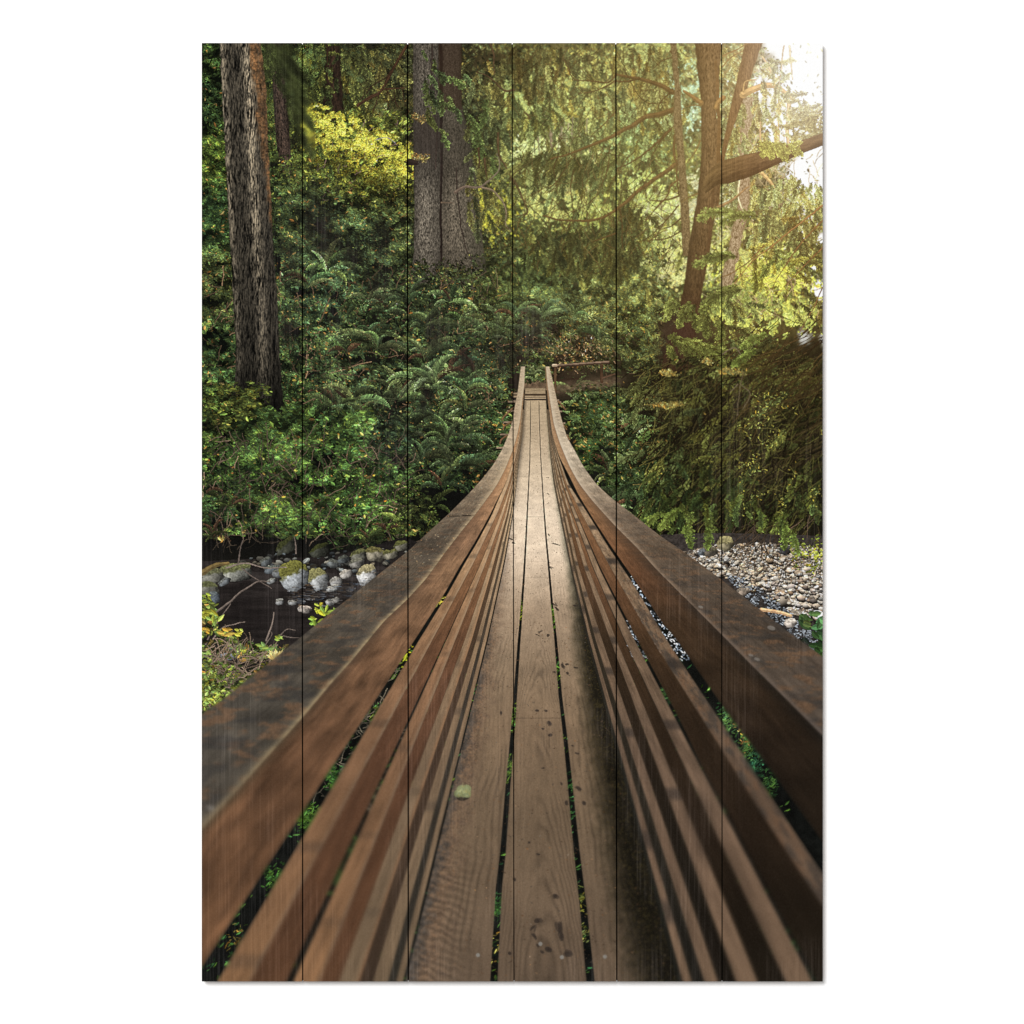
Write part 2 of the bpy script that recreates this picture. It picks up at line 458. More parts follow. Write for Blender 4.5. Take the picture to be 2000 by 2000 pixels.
def forest():
    global C
    bg = np.empty((H, W, 3), np.float32)
    for r0 in range(0, H, 200):
        bg[r0:r0 + 200] = gsample(GBG, XX[r0:r0 + 200], YY[r0:r0 + 200])
    n = fbm(XX / 26, YY / 26, 4, 2); n2 = fbm(XX / 5, YY / 9, 3, 5)
    C[:] = bg * (0.45 + 0.75 * n + 0.5 * (n2 - 0.3))[..., None]
    s = sstep(0.0, 1.0, (XX - (1462 - OX)) / 60 + (fbm(XX / 30, YY / 30, 4, 77) - 0.5) * 2.4 - np.clip(YY - 30, 0, 900) / 250 * 0.9)
    for bx, by, rx, ry in [(1515, 250, 34, 40), (1560, 350, 34, 28), (1590, 220, 30, 50), (1480, 170, 16, 40), (1565, 130, 60, 60)]:
        s = np.maximum(s, sstep(0.35, 0.75, np.exp(-(((XX - (bx - OX)) / rx) ** 2 + ((YY - (by - OY)) / ry) ** 2)) * (0.5 + fbm(XX / 14, YY / 14, 3, 78))))
    C[:] = C * (1 - s[..., None]) + s[..., None] * rgb(253, 252, 250)
    # far foliage, a soft light mosaic
    leaves(780, 84, 1620, 640, 52000, 4.0, 1.0, 22, 0.40, ang=1.2, aspread=1.2, dead=0.0, seed=21, asp=0.5, sky=s)
    for bx, by, rx, ry, cc, n_, sz in [(1075, 300, 60, 26, (214, 222, 140), 3600, 3.6), (1025, 190, 40, 30, (160, 176, 96), 1200, 3.4), (1240, 250, 60, 70, (150, 176, 104), 2200, 3.4),
                                   (1320, 190, 50, 60, (178, 210, 164), 2000, 3.8), (1290, 420, 60, 50, (226, 226, 130), 4200, 3.8), (1260, 380, 50, 30, (206, 216, 110), 1800, 3.6),
                                   (1500, 530, 80, 36, (232, 230, 84), 3400, 4.8), (1500, 612, 80, 30, (184, 192, 86), 2600, 4.6), (1180, 420, 80, 50, (176, 178, 84), 2400, 3.6),
                                   (1090, 390, 70, 36, (186, 182, 100), 1900, 3.6), (1370, 385, 40, 40, (214, 200, 150), 1200, 3.4), (1330, 520, 50, 40, (220, 206, 124), 2200, 3.6),
                                   (960, 420, 40, 40, (172, 164, 50), 1400, 3.6), (1150, 180, 100, 60, (180, 172, 92), 2400, 3.6), (1290, 100, 60, 40, (176, 172, 96), 1200, 3.6), (1240, 480, 60, 30, (206, 200, 100), 2000, 3.6),
                                   (1060, 200, 60, 40, (180, 186, 104), 1900, 3.6), (1120, 330, 60, 40, (176, 160, 96), 1200, 3.4), (1450, 480, 50, 40, (190, 186, 96), 1500, 4.0), (1440, 580, 60, 30, (140, 150, 70), 1500, 4.2)]:
        x = rng.normal(0, 0.55, n_) * rx + bx - OX; y = rng.normal(0, 0.55, n_) * ry + by - OY
        k = fbm(x / 13, y / 13, 3, 23) > 0.46; x = x[k]; y = y[k]; q = len(x)
        stamp(x, y, rng.uniform(0, 3.1, q), sz * rng.uniform(0.5, 1.2, q), sz * 0.55, jitter(rgb(*cc), q, 0.16, 0.06), 'leaf')
    for i in range(34):
        x = rng.uniform(1040, 1150); y = rng.uniform(225, 262)
        stroke([(x, y), (x + rng.normal(0, 4), y + rng.uniform(25, 60))], 1.4, 1.0, rgb(150, 128, 100) * rng.uniform(0.55, 1.1))
    stroke([(1075, 230), (1077, 285)], 3.4, 3.2, rgb(120, 96, 78)); stroke([(1062, 220), (1062, 262)], 3.0, 3.0, rgb(110, 92, 74))
    stroke([(1070, 250), (1078, 246), (1086, 238)], 1.2, 0.8, rgb(220, 196, 170))
    twigs(1230, 380, 1420, 560, 240, 30, rgb(200, 184, 136), 1.0, -1.3, 0.55)
    twigs(1430, 300, 1600, 640, 180, 34, rgb(186, 156, 108), 1.0, -1.3, 0.55)
    far = blur(C, 1.0)
    C[:, 400:] = 0.55 * far[:, 400:] + 0.45 * C[:, 400:]

    # ---- left hillside, back layers
    leaves(394, 84, 800, 560, 34000, 3.4, 0.92, 30, 0.41, ang=0.35, aspread=0.8, seed=31, dead=0.02)
    boughs(560, 84, 810, 240, 220, 34, 1.3, None, 0.95, 0.6, 0.7, seed=34)
    needles(500, 84, 810, 250, 4000, 10, 1.05, 1.1, 40, 0.45, 33)
    # dim trunks behind
    band(edge([(636, 110), (628, 240)]), edge([(664, 110), (672, 240)]), 90, 236, bark((28, 21, 15), (70, 50, 36), 4, 26, seed=6), 1.8, 3)
    boughs(600, 90, 800, 215, 90, 30, 1.2, None, 0.8, 0.6, 0.7)
    for pts, r in [([(797, 84), (770, 130), (740, 180), (700, 205), (685, 230)], 3.2), ([(745, 175), (775, 172), (797, 172)], 1.8), ([(697, 205), (720, 190), (742, 178)], 2.4),
                   ([(765, 140), (752, 160), (760, 185), (785, 215)], 1.4), ([(740, 185), (730, 210), (718, 235)], 1.2), ([(770, 128), (755, 150), (730, 165), (700, 196)], 1.6),
                   ([(797, 215), (785, 240), (782, 255)], 1.4), ([(700, 160), (722, 187)], 1.0), ([(770, 175), (772, 200), (778, 216)], 1.0), ([(785, 175), (790, 200), (795, 214)], 1.0),
                   ([(755, 175), (758, 205), (765, 220)], 0.9), ([(560, 130), (600, 100), (612, 84)], 1.0), ([(545, 110), (575, 128), (590, 118)], 1.0), ([(638, 84), (640, 160)], 1.2)]:
        stroke(pts, r, r * 0.45, rgb(66, 44, 28), wob=0.8)
    # the sunlit yellow bush on a shoulder of the hill
    bush = [(600, 226), (618, 214), (640, 222), (662, 226), (690, 236), (712, 240), (735, 248), (752, 266), (770, 278), (800, 290), (806, 330), (804, 366), (770, 372), (735, 392), (690, 385),
            (650, 372), (606, 360), (592, 300)]
    leaves(570, 205, 812, 400, 8000, 4.0, 1.0, 24, 0.40, ang=-0.4, aspread=0.8, dead=0.0, seed=41, col=rgb(104, 116, 44), asp=0.55)
    x = rng.normal(0, 1, 26000); y = rng.normal(0, 1, 26000)
    bx = 704 + 60 * x; by = 290 + 0.40 * (bx - 700) + 44 * y
    ragged = fbm(bx / 14, by / 14, 3, 45)
    k = (np.exp(-0.5 * (y / 1.0) ** 2) * 0.9 + ragged - 0.5 > 0.34) & (by > 208 + 0.42 * (bx - 640) + 26 * (ragged - 0.5)) & (fbm(bx / 15, by / 11, 4, 44, 0.65) > 0.485) & (bx < 808) & (bx > 588)
    bx = bx[k]; by = by[k]; q = len(bx)
    dim = np.clip(1.12 - np.abs(by - (268 + 0.42 * (bx - 700))) / 120 + 0.9 * (fbm(bx / 17, by / 13, 4, 44) - 0.55), 0.4, 1.12)
    stamp(bx - OX, by - OY, rng.normal(-0.4, 0.8, q), rng.uniform(1.8, 4.2, q), rng.uniform(1.0, 2.1, q), np.clip(jitter(rgb(190, 184, 54), q, 0.3, 0.1) * dim[:, None], 0, 1), 'leaf')
    twigs(600, 240, 800, 390, 60, 13, rgb(120, 98, 84), 0.9, -1.2, 0.5)
    stroke([(735, 272), (755, 268), (772, 279)], 0.9, 0.6, rgb(150, 140, 146))
    for (x, y) in [(620, 235), (640, 290), (660, 330)]:
        spray(x - 20, y - 10, 30, 1.0, rgb(70, 90, 40))
    # shrubs under it
    leaves(540, 350, 815, 570, 19000, 4.4, 1.0, 34, 0.44, ang=0.3, aspread=0.7, seed=47, dead=0.03)
    # leaning dark trunk and the soft, out-of-focus spray hanging before it
    band(edge([(520, 84), (530, 142), (540, 290), (556, 350)]), edge([(548, 84), (556, 142), (567, 290), (574, 350)]), 84, 340,
         bark((20, 15, 12), (96, 76, 62), 3.0, 9, seed=4, contrast=0.9), 0.8, 1.2)
    leaves(530, 300, 620, 370, 1400, 4.0, 0.9, 26, 0.4, seed=49)
    for _ in range(30):
        t = rng.random()
        spray(518 + 62 * t + rng.normal(0, 10), 80 + 190 * t * t + rng.normal(0, 12), 44, 0.95 + rng.normal(0, 0.2), rgb(56, 66, 30) * rng.uniform(0.6, 1.2), 0.3, 5.0, 0.3)
    sl = (slice(0, 250), slice(104, 222)); m = np.exp(-(((XX[sl] - (150 + 0.33 * YY[sl])) / 24) ** 2))[..., None] * np.clip((250 - YY[sl]) / 60, 0, 1)[..., None]
    C[sl] = lerp(C[sl], blur(C[sl], 3.0), np.clip(0.9 * m, 0, 1))

    # ---- the bank in the middle distance
    leaves(800, 440, 1310, 730, 34000, 3.9, 1.0, 32, 0.45, ang=0.5, aspread=0.9, seed=111, dead=0.03)
    leaves(394, 530, 1000, 850, 52000, 4.4, 1.0, 36, 0.47, ang=0.4, aspread=0.8, seed=113, dead=0.03)
    leaves(394, 240, 470, 560, 5600, 4.2, 1.0, 30, 0.43, ang=0.4, seed=115)

    # ---- the great double trunk in the middle
    def midlit(v, Y):
        return (0.72 + 0.55 * fbm(v * 4.2, Y / 170, 3, 401)) * np.clip(1.0 - 0.5 * np.abs(2 * v - 0.9) ** 2, 0.2, 1) * np.interp(Y, [84, 200, 250, 330, 380, 470, 540, 580], [0.85, 0.8, 0.6, 0.6, 0.95, 1.0, 0.62, 0.3])
    band(edge([(858, 84), (858, 560)]), edge([(899, 84), (900, 200), (925, 300), (937, 400), (944, 490), (958, 570)]), 84, 566,
         bark((48, 43, 35), (134, 121, 102), 2.6, 7, seed=14, lit=midlit, contrast=0.8, bend=0.5), 1.0, 2.0)
    band(edge([(806, 84), (807, 300), (809, 420), (808, 490), (800, 560)]), edge([(858, 84), (861, 300), (862, 560)]), 84, 572,
         bark((44, 39, 33), (142, 131, 114), 2.3, 8, seed=12, lit=midlit, contrast=0.85, bend=0.4), 1.0, 1.5)
    stroke([(860, 84), (862, 200), (861, 330), (861, 545)], 3.2, 2.0, rgb(46, 35, 30), col2=rgb(40, 30, 26), wob=1.0)
    stroke([(890, 330), (893, 380), (905, 470), (925, 520)], 1.8, 1.2, rgb(52, 42, 36), wob=1.2)
    stroke([(843, 84), (842, 180), (852, 250), (850, 330)], 2.2, 1.5, rgb(54, 44, 38), wob=1.5)
    C[:130, 462:508] = lerp(C[:130, 462:508], rgb(62, 42, 28), 0.55)
    burl = sstep(0.25, 0.75, np.exp(-(((XX - (834 - OX)) / 34) ** 2 + ((YY - (268 - OY)) / 52) ** 2)) * (0.6 + 0.8 * fbm(XX / 10, YY / 60, 3, 61)))
    C[:] = lerp(C, rgb(60, 50, 44), 0.6 * burl[..., None])
    for y in (228, 305, 232, 310):
        xx = rng.uniform(803, 838, 120); yy = y + rng.normal(0, 2.5, 120) + 3 * np.sin(xx / 5)
        stamp(xx - OX, yy - OY, rng.normal(-0.3, 0.6, 120), rng.uniform(1.2, 3, 120), 0.6, jitter(rgb(112, 94, 50), 120, 0.4), 'needle', alpha=0.8)
    stroke([(800, 316), (812, 318)], 7, 5, rgb(46, 35, 30), col2=rgb(58, 45, 38))
    # plants at its foot
    leaves(790, 515, 990, 640, 5200, 4.0, 1.0, 30, 0.47, ang=0.4, seed=117)
    leaves(860, 490, 930, 570, 700, 3.8, 1.0, 26, 0.5, ang=0.8, seed=118)
    leaves(785, 495, 975, 590, 3600, 3.6, 0.95, 18, 0.5, ang=0.6, aspread=1.0, seed=123, fade=30)
    # hanging needles across the trunks
    boughs(810, 84, 920, 300, 30, 36, 0.9, rgb(76, 92, 46), 0.95, 0.6, 0.6)
    boughs(900, 100, 1010, 430, 130, 38, 1.2, None, 0.9, 0.6, 0.6)
    for (x, y, l, a) in [(862, 260, 34, 0.9), (868, 150, 44, 0.2), (910, 220, 50, 0.8), (930, 250, 60, 1.2), (950, 190, 60, 1.5), (960, 300, 50, 1.6)]:
        spray(x, y, l, a, rgb(82, 104, 50), 0.5)
    # stub branches on it
    stroke([(888, 374), (910, 364), (938, 364), (962, 345), (974, 330), (976, 316), (970, 300)], 3.0, 0.9, rgb(104, 86, 72), col2=rgb(138, 116, 98), wob=1.2)
    stroke([(940, 366), (962, 372), (980, 392), (988, 415), (987, 436), (998, 452)], 2.2, 1.0, rgb(112, 92, 74), wob=1.2)
    stroke([(862, 395), (885, 396)], 1.6, 0.8, rgb(120, 100, 80))
    for pts in [[(958, 84), (963, 110), (966, 145)], [(1003, 175), (985, 176), (955, 150), (930, 140)], [(935, 290), (935, 320), (930, 330)], [(945, 310), (948, 335), (950, 345)],
                [(973, 260), (975, 300), (990, 330), (1003, 360)], [(1003, 200), (1030, 225), (1045, 245)], [(1000, 345), (1015, 375), (1030, 415), (1010, 420)]]:
        stroke(pts, 2.4, 1.0, rgb(66, 46, 30), wob=1.0)

    # ---- boughs at the upper centre right, dark before the light
    boughs(985, 84, 1350, 300, 230, 40, 1.35, None, 0.66, 0.45, 0.5, seed=70, thr=0.47)
    boughs(985, 84, 1350, 560, 190, 36, 1.5, None, 0.85, 0.5, 0.5, seed=71, thr=0.48)
    boughs(1010, 280, 1250, 360, 90, 46, 2.2, None, 0.62, 0.35, 0.3, seed=72)
    boughs(1010, 420, 1260, 530, 170, 36, 1.5, None, 0.5, 0.5, 0.5, seed=73)
    boughs(1180, 380, 1260, 520, 70, 40, 1.6, rgb(86, 88, 46), 0.9, 0.4, 0.4)
    boughs(1230, 84, 1310, 190, 110, 44, 1.57, rgb(128, 116, 62), 0.9, 0.16, 0.1, w=0.25)
    boughs(985, 84, 1100, 170, 70, 40, 1.4, rgb(82, 72, 38), 0.9, 0.4, 0.4)
    twigs(985, 84, 1330, 520, 300, 42, rgb(74, 54, 30), 0.7, 1.7, 0.55, curl=0.4)
    boughs(1000, 120, 1300, 500, 90, 32, 1.5, None, 0.95, 0.5, 0.5, seed=74, thr=0.5)
    boughs(1010, 285, 1170, 350, 70, 40, 2.3, rgb(74, 72, 38), 0.8, 0.4, 0.3)
    boughs(1185, 370, 1262, 520, 60, 38, 1.7, rgb(66, 64, 34), 0.8, 0.4, 0.4)
    boughs(1020, 440, 1240, 520, 80, 34, 1.6, rgb(66, 66, 36), 0.75, 0.5, 0.4)
    br = rgb(70, 46, 25)
    for pts, r0, r1 in [
        ([(1318, 212), (1290, 222), (1262, 228), (1225, 250), (1190, 268), (1150, 285), (1110, 300), (1075, 310)], 5.5, 1.5),
        ([(1319, 320), (1285, 345), (1250, 370), (1215, 400), (1185, 420), (1150, 430), (1100, 430), (1060, 422)], 4.4, 1.5),
        ([(1310, 252), (1280, 280), (1250, 305), (1205, 330)], 2.6, 1.0), ([(1300, 258), (1275, 300), (1268, 330)], 1.2, 0.7),
        ([(1312, 178), (1285, 165), (1240, 152), (1204, 145)], 5.0, 2.2), ([(1250, 153), (1225, 158), (1204, 158)], 2.2, 1.5),
        ([(1203, 146), (1185, 160), (1150, 158), (1120, 152), (1100, 115)], 1.8, 0.8), ([(1203, 155), (1170, 175), (1130, 182)], 1.6, 0.8),
        ([(1310, 180), (1292, 195), (1283, 215)], 1.6, 1.0), ([(1318, 265), (1316, 300), (1322, 318)], 2.8, 2.2), ([(1322, 318), (1321, 350), (1326, 380)], 2.0, 1.2),
        ([(1325, 350), (1310, 362), (1300, 385), (1260, 430)], 1.8, 0.8), ([(1325, 382), (1300, 390), (1270, 391)], 1.8, 1.0),
        ([(1325, 400), (1300, 430), (1275, 455), (1255, 470)], 1.4, 0.8), ([(1330, 425), (1310, 440), (1290, 447)], 1.6, 0.8),
        ([(1210, 405), (1215, 440), (1216, 490)], 1.6, 0.8), ([(1203, 455), (1185, 462), (1160, 470)], 1.8, 1.0),
        ([(1333, 450), (1300, 465), (1260, 470)], 1.4, 0.8), ([(1204, 215), (1180, 240), (1150, 270)], 1.2, 0.7),
        ([(1240, 295), (1215, 320), (1208, 350)], 1.0, 0.6), ([(1190, 285), (1187, 330), (1165, 380)], 1.1, 0.7),
        ([(1110, 320), (1090, 350), (1060, 380)], 1.2, 0.7), ([(1120, 330), (1115, 370), (1120, 420)], 1.2, 0.7), ([(1090, 305), (1082, 330), (1086, 360)], 1.4, 0.7),
        ([(1310, 100), (1316, 110), (1322, 150)], 2.0, 1.8), ([(1312, 110), (1290, 120), (1275, 135)], 1.2, 0.7),
        ([(1300, 200), (1255, 195), (1215, 130)], 1.0, 0.6), ([(1280, 330), (1262, 350), (1240, 400)], 1.0, 0.6)]:
        stroke(pts, r0, r1, br * rng.uniform(0.8, 1.1), wob=1.0)
    twigs(1010, 290, 1330, 480, 170, 34, rgb(84, 62, 34), 0.6, 1.9, 0.6, curl=0.35)

    # ---- right-hand trees
    def hz(v, Y):
        return 1 - 0.35 * np.abs(2 * v - 1.1) ** 2
    boughs(1400, 90, 1500, 400, 100, 34, 1.4, rgb(150, 142, 82), 0.9, 0.6, 0.5)
    band(edge([(1448, 200), (1440, 400), (1405, 560)]), edge([(1470, 200), (1462, 400), (1430, 560)]), 190, 560, bark((92, 68, 44), (180, 150, 116), 3, 8, seed=17, lit=hz), 1.5, 4)
    boughs(1405, 180, 1500, 300, 40, 30, 1.4, rgb(140, 138, 74), 0.9, 0.6, 0.5)
    stroke([(1445, 345), (1442, 385), (1452, 410), (1470, 430)], 2.2, 1.2, rgb(206, 176, 130), wob=1.0)
    band(edge([(1308, 84), (1317, 170), (1314, 230), (1323, 310), (1328, 400), (1333, 495)]),
         edge([(1320, 84), (1328, 170), (1333, 260), (1338, 320), (1345, 400), (1351, 495)]), 84, 500,
         bark((50, 33, 20), (136, 104, 70), 2.2, 5, seed=18, lit=hz, contrast=0.9), 1.0, 1.4)
    band(edge([(1454, 84), (1440, 150), (1424, 220), (1408, 300), (1396, 370), (1390, 420)]),
         edge([(1488, 84), (1466, 150), (1447, 205), (1424, 270), (1410, 330), (1402, 420)]), 84, 415,
         bark((58, 36, 20), (116, 78, 46), 2.6, 20, seed=19, lit=hz, contrast=0.8), 1.0, 1.2)
    band(edge([(1356, 84), (1362, 140), (1369, 200), (1369, 310), (1362, 380), (1352, 440), (1342, 500), (1336, 560), (1322, 620), (1300, 680), (1286, 740)]),
         edge([(1409, 84), (1405, 140), (1398, 200), (1402, 270), (1410, 320), (1404, 380), (1393, 440), (1384, 500), (1372, 560), (1364, 620), (1356, 680), (1344, 740)]), 84, 725,
         bark((46, 29, 18), (126, 88, 56), 2.8, 14, seed=20, lit=lambda v, Y: (0.9 - 0.5 * np.abs(2 * v - 1.2) ** 2) * np.interp(Y, [84, 300, 450, 560, 700], [1, 0.95, 0.8, 0.5, 0.25]), contrast=0.9), 1.0, 1.5)
    stroke([(1398, 120), (1402, 200), (1404, 260), (1402, 330)], 3, 4, rgb(96, 62, 36), col2=rgb(92, 60, 34), wob=1)
    stroke([(1400, 345), (1390, 400), (1384, 470), (1378, 520)], 2, 3, rgb(74, 48, 30), col2=rgb(72, 46, 30), wob=1)
    dk = sstep(560 - OY, 660 - OY, YY) * np.exp(-((XX - (1326 - OX)) / 44) ** 2) * sstep(745 - OY, 700 - OY, YY)
    C[:] = lerp(C, rgb(58, 38, 33), 0.7 * dk[..., None])
    for pts, r0, r1, cc in [([(1452, 184), (1470, 174), (1502, 166), (1530, 178), (1552, 196)], 7, 3, (168, 122, 70)),
                            ([(1452, 178), (1455, 160), (1478, 155)], 2, 1, (150, 108, 60)),
                            ([(1368, 200), (1350, 188), (1335, 178)], 5, 2.5, (112, 74, 40)), ([(1412, 190), (1402, 200), (1398, 210)], 5, 4, (122, 82, 44)),
                            ([(1541, 196), (1538, 240), (1539, 285)], 4, 3, (190, 150, 100)), ([(1522, 200), (1520, 250), (1521, 290)], 2, 1.4, (176, 136, 88)),
                            ([(1500, 130), (1512, 150), (1512, 165)], 2.5, 1.5, (186, 146, 96)), ([(1530, 90), (1524, 140), (1520, 170)], 1.5, 1.0, (196, 160, 120)),
                            ([(1541, 90), (1544, 120), (1548, 155)], 2.0, 1.0, (196, 160, 120)), ([(1490, 110), (1502, 135), (1512, 155)], 2.0, 1.3, (186, 146, 100)),
                            ([(1485, 335), (1505, 355), (1515, 375)], 4, 2.5, (176, 138, 84)), ([(1410, 110), (1440, 96), (1460, 84)], 1.6, 0.9, (130, 92, 52)),
                            ([(1410, 130), (1430, 110), (1450, 100)], 1.4, 0.9, (130, 92, 52)), ([(1400, 405), (1430, 390), (1460, 365)], 3, 1.6, (120, 88, 56)),
                            ([(1368, 275), (1355, 300), (1340, 318)], 1.6, 0.8, (108, 78, 42)), ([(1362, 378), (1345, 385), (1330, 395)], 1.6, 1.0, (108, 78, 42)),
                            ([(1370, 205), (1350, 205), (1338, 208)], 1.4, 0.8, (108, 78, 42)), ([(1484, 240), (1486, 290)], 2.4, 2.0, (160, 124, 80))]:
        stroke(pts, r0, r1, rgb(*cc), wob=1.0)
    # sprays against the sky
    boughs(1470, 110, 1560, 300, 70, 26, 1.2, rgb(158, 150, 86), 1.0, 0.9, 0.5, nl=3)
    for _ in range(26):
        spray(rng.uniform(1560, 1612), rng.uniform(180, 270), 34, 2.6 + rng.normal(0, 0.4), rgb(150, 140, 84) * rng.uniform(0.8, 1.1), -0.4)
    for _ in range(16):
        t = rng.random()
        spray(1612 - 70 * t, 222 + 28 * t + rng.normal(0, 3), 26, 2.5 + rng.normal(0, 0.6), rgb(124, 112, 60), 0.5)
    # the big limb to the right
    limb([(1374, 372), (1400, 343), (1450, 326), (1500, 310), (1550, 292), (1616, 268)], [6, 23, 21, 15, 12, 11], (44, 28, 17), (98, 68, 41), 5)
    for _ in range(22):
        spray(rng.uniform(1475, 1545), rng.uniform(276, 292), 30, 0.4 + rng.normal(0, 0.5), rgb(152, 150, 60) * rng.uniform(0.75, 1.1), 0.5)
    boughs(1470, 330, 1612, 480, 130, 36, 1.4, rgb(138, 140, 74), 1.0, 0.6, 0.5)
    boughs(1450, 400, 1612, 520, 120, 44, 1.0, None, 0.8, 0.8, 0.4, seed=94, thr=0.46)
    boughs(1420, 470, 1612, 660, 110, 44, 0.9, None, 0.7, 0.9, 0.4, seed=95, thr=0.48)
    boughs(1390, 560, 1470, 720, 50, 44, 0.7, None, 0.95, 0.6, 0.4)
    for pts, r in [([(1607, 400), (1570, 430), (1520, 470), (1470, 510), (1430, 560)], 2.0), ([(1607, 430), (1560, 480), (1520, 540), (1505, 570)], 1.6),
                   ([(1607, 480), (1570, 520), (1530, 560)], 1.4), ([(1490, 480), (1450, 520), (1400, 545)], 1.4), ([(1607, 560), (1590, 600), (1560, 650)], 1.2)]:
        stroke(pts, r, 0.7, rgb(120, 84, 46), wob=1.2)
    # sprays over the main stem's foot
    for (x, y, l, a) in [(1425, 407, 66, 3.0), (1470, 414, 70, 3.0), (1430, 494, 80, 3.0), (1440, 556, 90, 2.7), (1350, 585, 60, 2.2), (1340, 600, 50, 0.8),
                         (1300, 655, 70, 0.25), (1330, 662, 80, 0.3), (1360, 670, 70, 0.3), (1380, 690, 60, 0.5), (1350, 690, 60, 0.9), (1400, 700, 60, 0.6), (1300, 670, 40, 0.9), (1370, 600, 60, 1.2), (1400, 620, 60, 1.2), (1320, 580, 50, 2.2)]:
        spray(x, y, l, a, rgb(106, 114, 52) * rng.uniform(0.8, 1.1), 0.35, 4.0)
        spray(x + 10, y + 8, l * 0.8, a + 0.3, rgb(92, 98, 46) * rng.uniform(0.7, 1.0), 0.35, 4.0)

    # ---- details on the slope
    twigs(394, 540, 980, 860, 330, 30, rgb(112, 90, 66), 0.8, -1.2, 0.6, curl=0.5)
    twigs(580, 640, 650, 800, 16, 60, rgb(140, 114, 84), 0.4, -1.0, 0.8, curl=0.25)
    twigs(1040, 650, 1230, 730, 60, 12, rgb(140, 112, 82), 0.5, 0.8, 0.55, curl=0.3)
    leaves(1030, 640, 1230, 740, 1600, 3.4, 0.9, 22, 0.5, ang=0.4, seed=119)
    n_ = 200
    x = np.concatenate([rng.normal(1110, 50, n_), rng.normal(950, 35, n_ // 2), rng.normal(960, 25, n_ // 2)])
    y = np.concatenate([rng.normal(680, 20, n_), rng.normal(730, 40, n_ // 2), rng.normal(840, 40, n_ // 2)])
    stamp(x - OX, y - OY, rng.uniform(0, 3, len(x)), rng.uniform(1.2, 3.0, len(x)), rng.uniform(0.8, 1.4, len(x)), jitter(rgb(122, 98, 66), len(x), 0.4, 0.12), 'leaf')
    leaves(790, 560, 1010, 960, 13000, 3.8, 0.95, 34, 0.51, ang=0.4, seed=121, dead=0.05)
    leaves(500, 560, 800, 830, 9000, 4.0, 1.0, 34, 0.53, ang=0.4, seed=122, dead=0.05)
    gl = rgb(102, 130, 74)
    for (x, y, nf, l, k) in [(640, 530, 9, 62, 1.05), (600, 560, 6, 50, 0.9), (720, 590, 8, 50, 0.95), (755, 610, 7, 46, 0.9), (830, 640, 7, 48, 0.8), (800, 590, 6, 44, 0.8),
                             (880, 590, 6, 45, 0.8), (720, 660, 8, 60, 1.0), (680, 690, 8, 60, 1.0), (740, 680, 8, 52, 1.0), (780, 780, 8, 60, 0.95), (820, 740, 8, 56, 0.9),
                             (690, 780, 8, 58, 0.95), (660, 800, 8, 60, 0.9), (900, 640, 7, 50, 0.85), (950, 660, 7, 52, 0.95), (985, 640, 7, 50, 0.85), (1010, 620, 7, 46, 0.9),
                             (1060, 620, 7, 48, 0.95), (1040, 655, 6, 40, 0.8), (1120, 620, 6, 44, 0.95), (1170, 660, 8, 48, 0.8), (880, 740, 9, 66, 1.15), (835, 700, 7, 60, 0.95), (930, 745, 8, 58, 1.1),
                             (850, 750, 9, 58, 1.1), (905, 770, 8, 52, 1.1), (860, 830, 8, 62, 1.05), (800, 850, 8, 56, 0.9), (900, 850, 8, 54, 0.9), (820, 900, 8, 52, 0.8),
                             (910, 800, 6, 50, 0.9), (875, 870, 7, 58, 0.95), (700, 820, 7, 52, 0.9), (920, 920, 8, 60, 0.9), (940, 895, 7, 50, 0.8), (890, 915, 7, 60, 1.0), (860, 950, 6, 46, 0.8)]:
        fern(x, y, nf, l * 1.15, gl * k * rng.uniform(0.85, 1.15), droop=1.5)
    for (bx, by, rx, ry) in [(1045, 640, 34, 50), (770, 870, 26, 60), (640, 470, 30, 40), (830, 770, 16, 40), (990, 690, 26, 36), (740, 560, 26, 34), (905, 700, 20, 30), (690, 500, 20, 30), (622, 436, 30, 46), (570, 505, 20, 34), (745, 470, 16, 40), (560, 640, 18, 30), (850, 650, 18, 40)]:
        d = np.exp(-(((XX - (bx - OX)) / rx) ** 2 + ((YY - (by - OY)) / ry) ** 2)) * (0.2 + 1.3 * (fbm(XX / 9, YY / 22, 4, 131) - 0.2))
        C[:] = lerp(C, rgb(36, 30, 28), np.clip(d, 0, 0.8)[..., None])
    # ---- the old trunk on the left
    TL = edge([(428, 84), (434, 200), (441, 330), (447, 450), (452, 520), (457, 620), (461, 700), (458, 745), (448, 800)])
    TR = edge([(508, 84), (519, 160), (524, 300), (530, 400), (534, 490), (541, 580), (546, 690), (551, 770), (556, 810)])

    def tl(v, Y):
        return np.clip(0.34 + 0.36 * np.exp(-((v - 0.62) / 0.12) ** 2) + 0.25 * np.exp(-((v - 0.06) / 0.07) ** 2), 0, 1) * 1.25 * np.interp(Y, [84, 300, 480, 700, 800], [1.0, 0.98, 0.85, 0.65, 0.22])

    def moss(v, X, Y):
        ed = 0.69 + 0.2 * (fbm(X / 9, Y / 24, 3, 71) - 0.5) + np.interp(Y, [84, 250, 330, 430, 470], [-0.06, 0.02, 0.1, 0.2, 0.4])
        return sstep(ed, ed + 0.12, v) * np.clip(0.2 + 1.1 * fbm(X / 4, Y / 9, 4, 72), 0, 0.92)
    band(TL, TR, 84, 806, bark((11, 10, 8), (176, 160, 132), 3.6, 30, moss=moss, seed=25, lit=tl, contrast=1.25, bend=1.5), 1.0, 2.2)
    leaves(394, 735, 575, 870, 7000, 4.6, 1.0, 26, 0.46, ang=0.2, aspread=0.6, seed=141, poly=[(394, 720), (450, 770), (500, 790), (560, 810), (560, 860), (394, 860)])
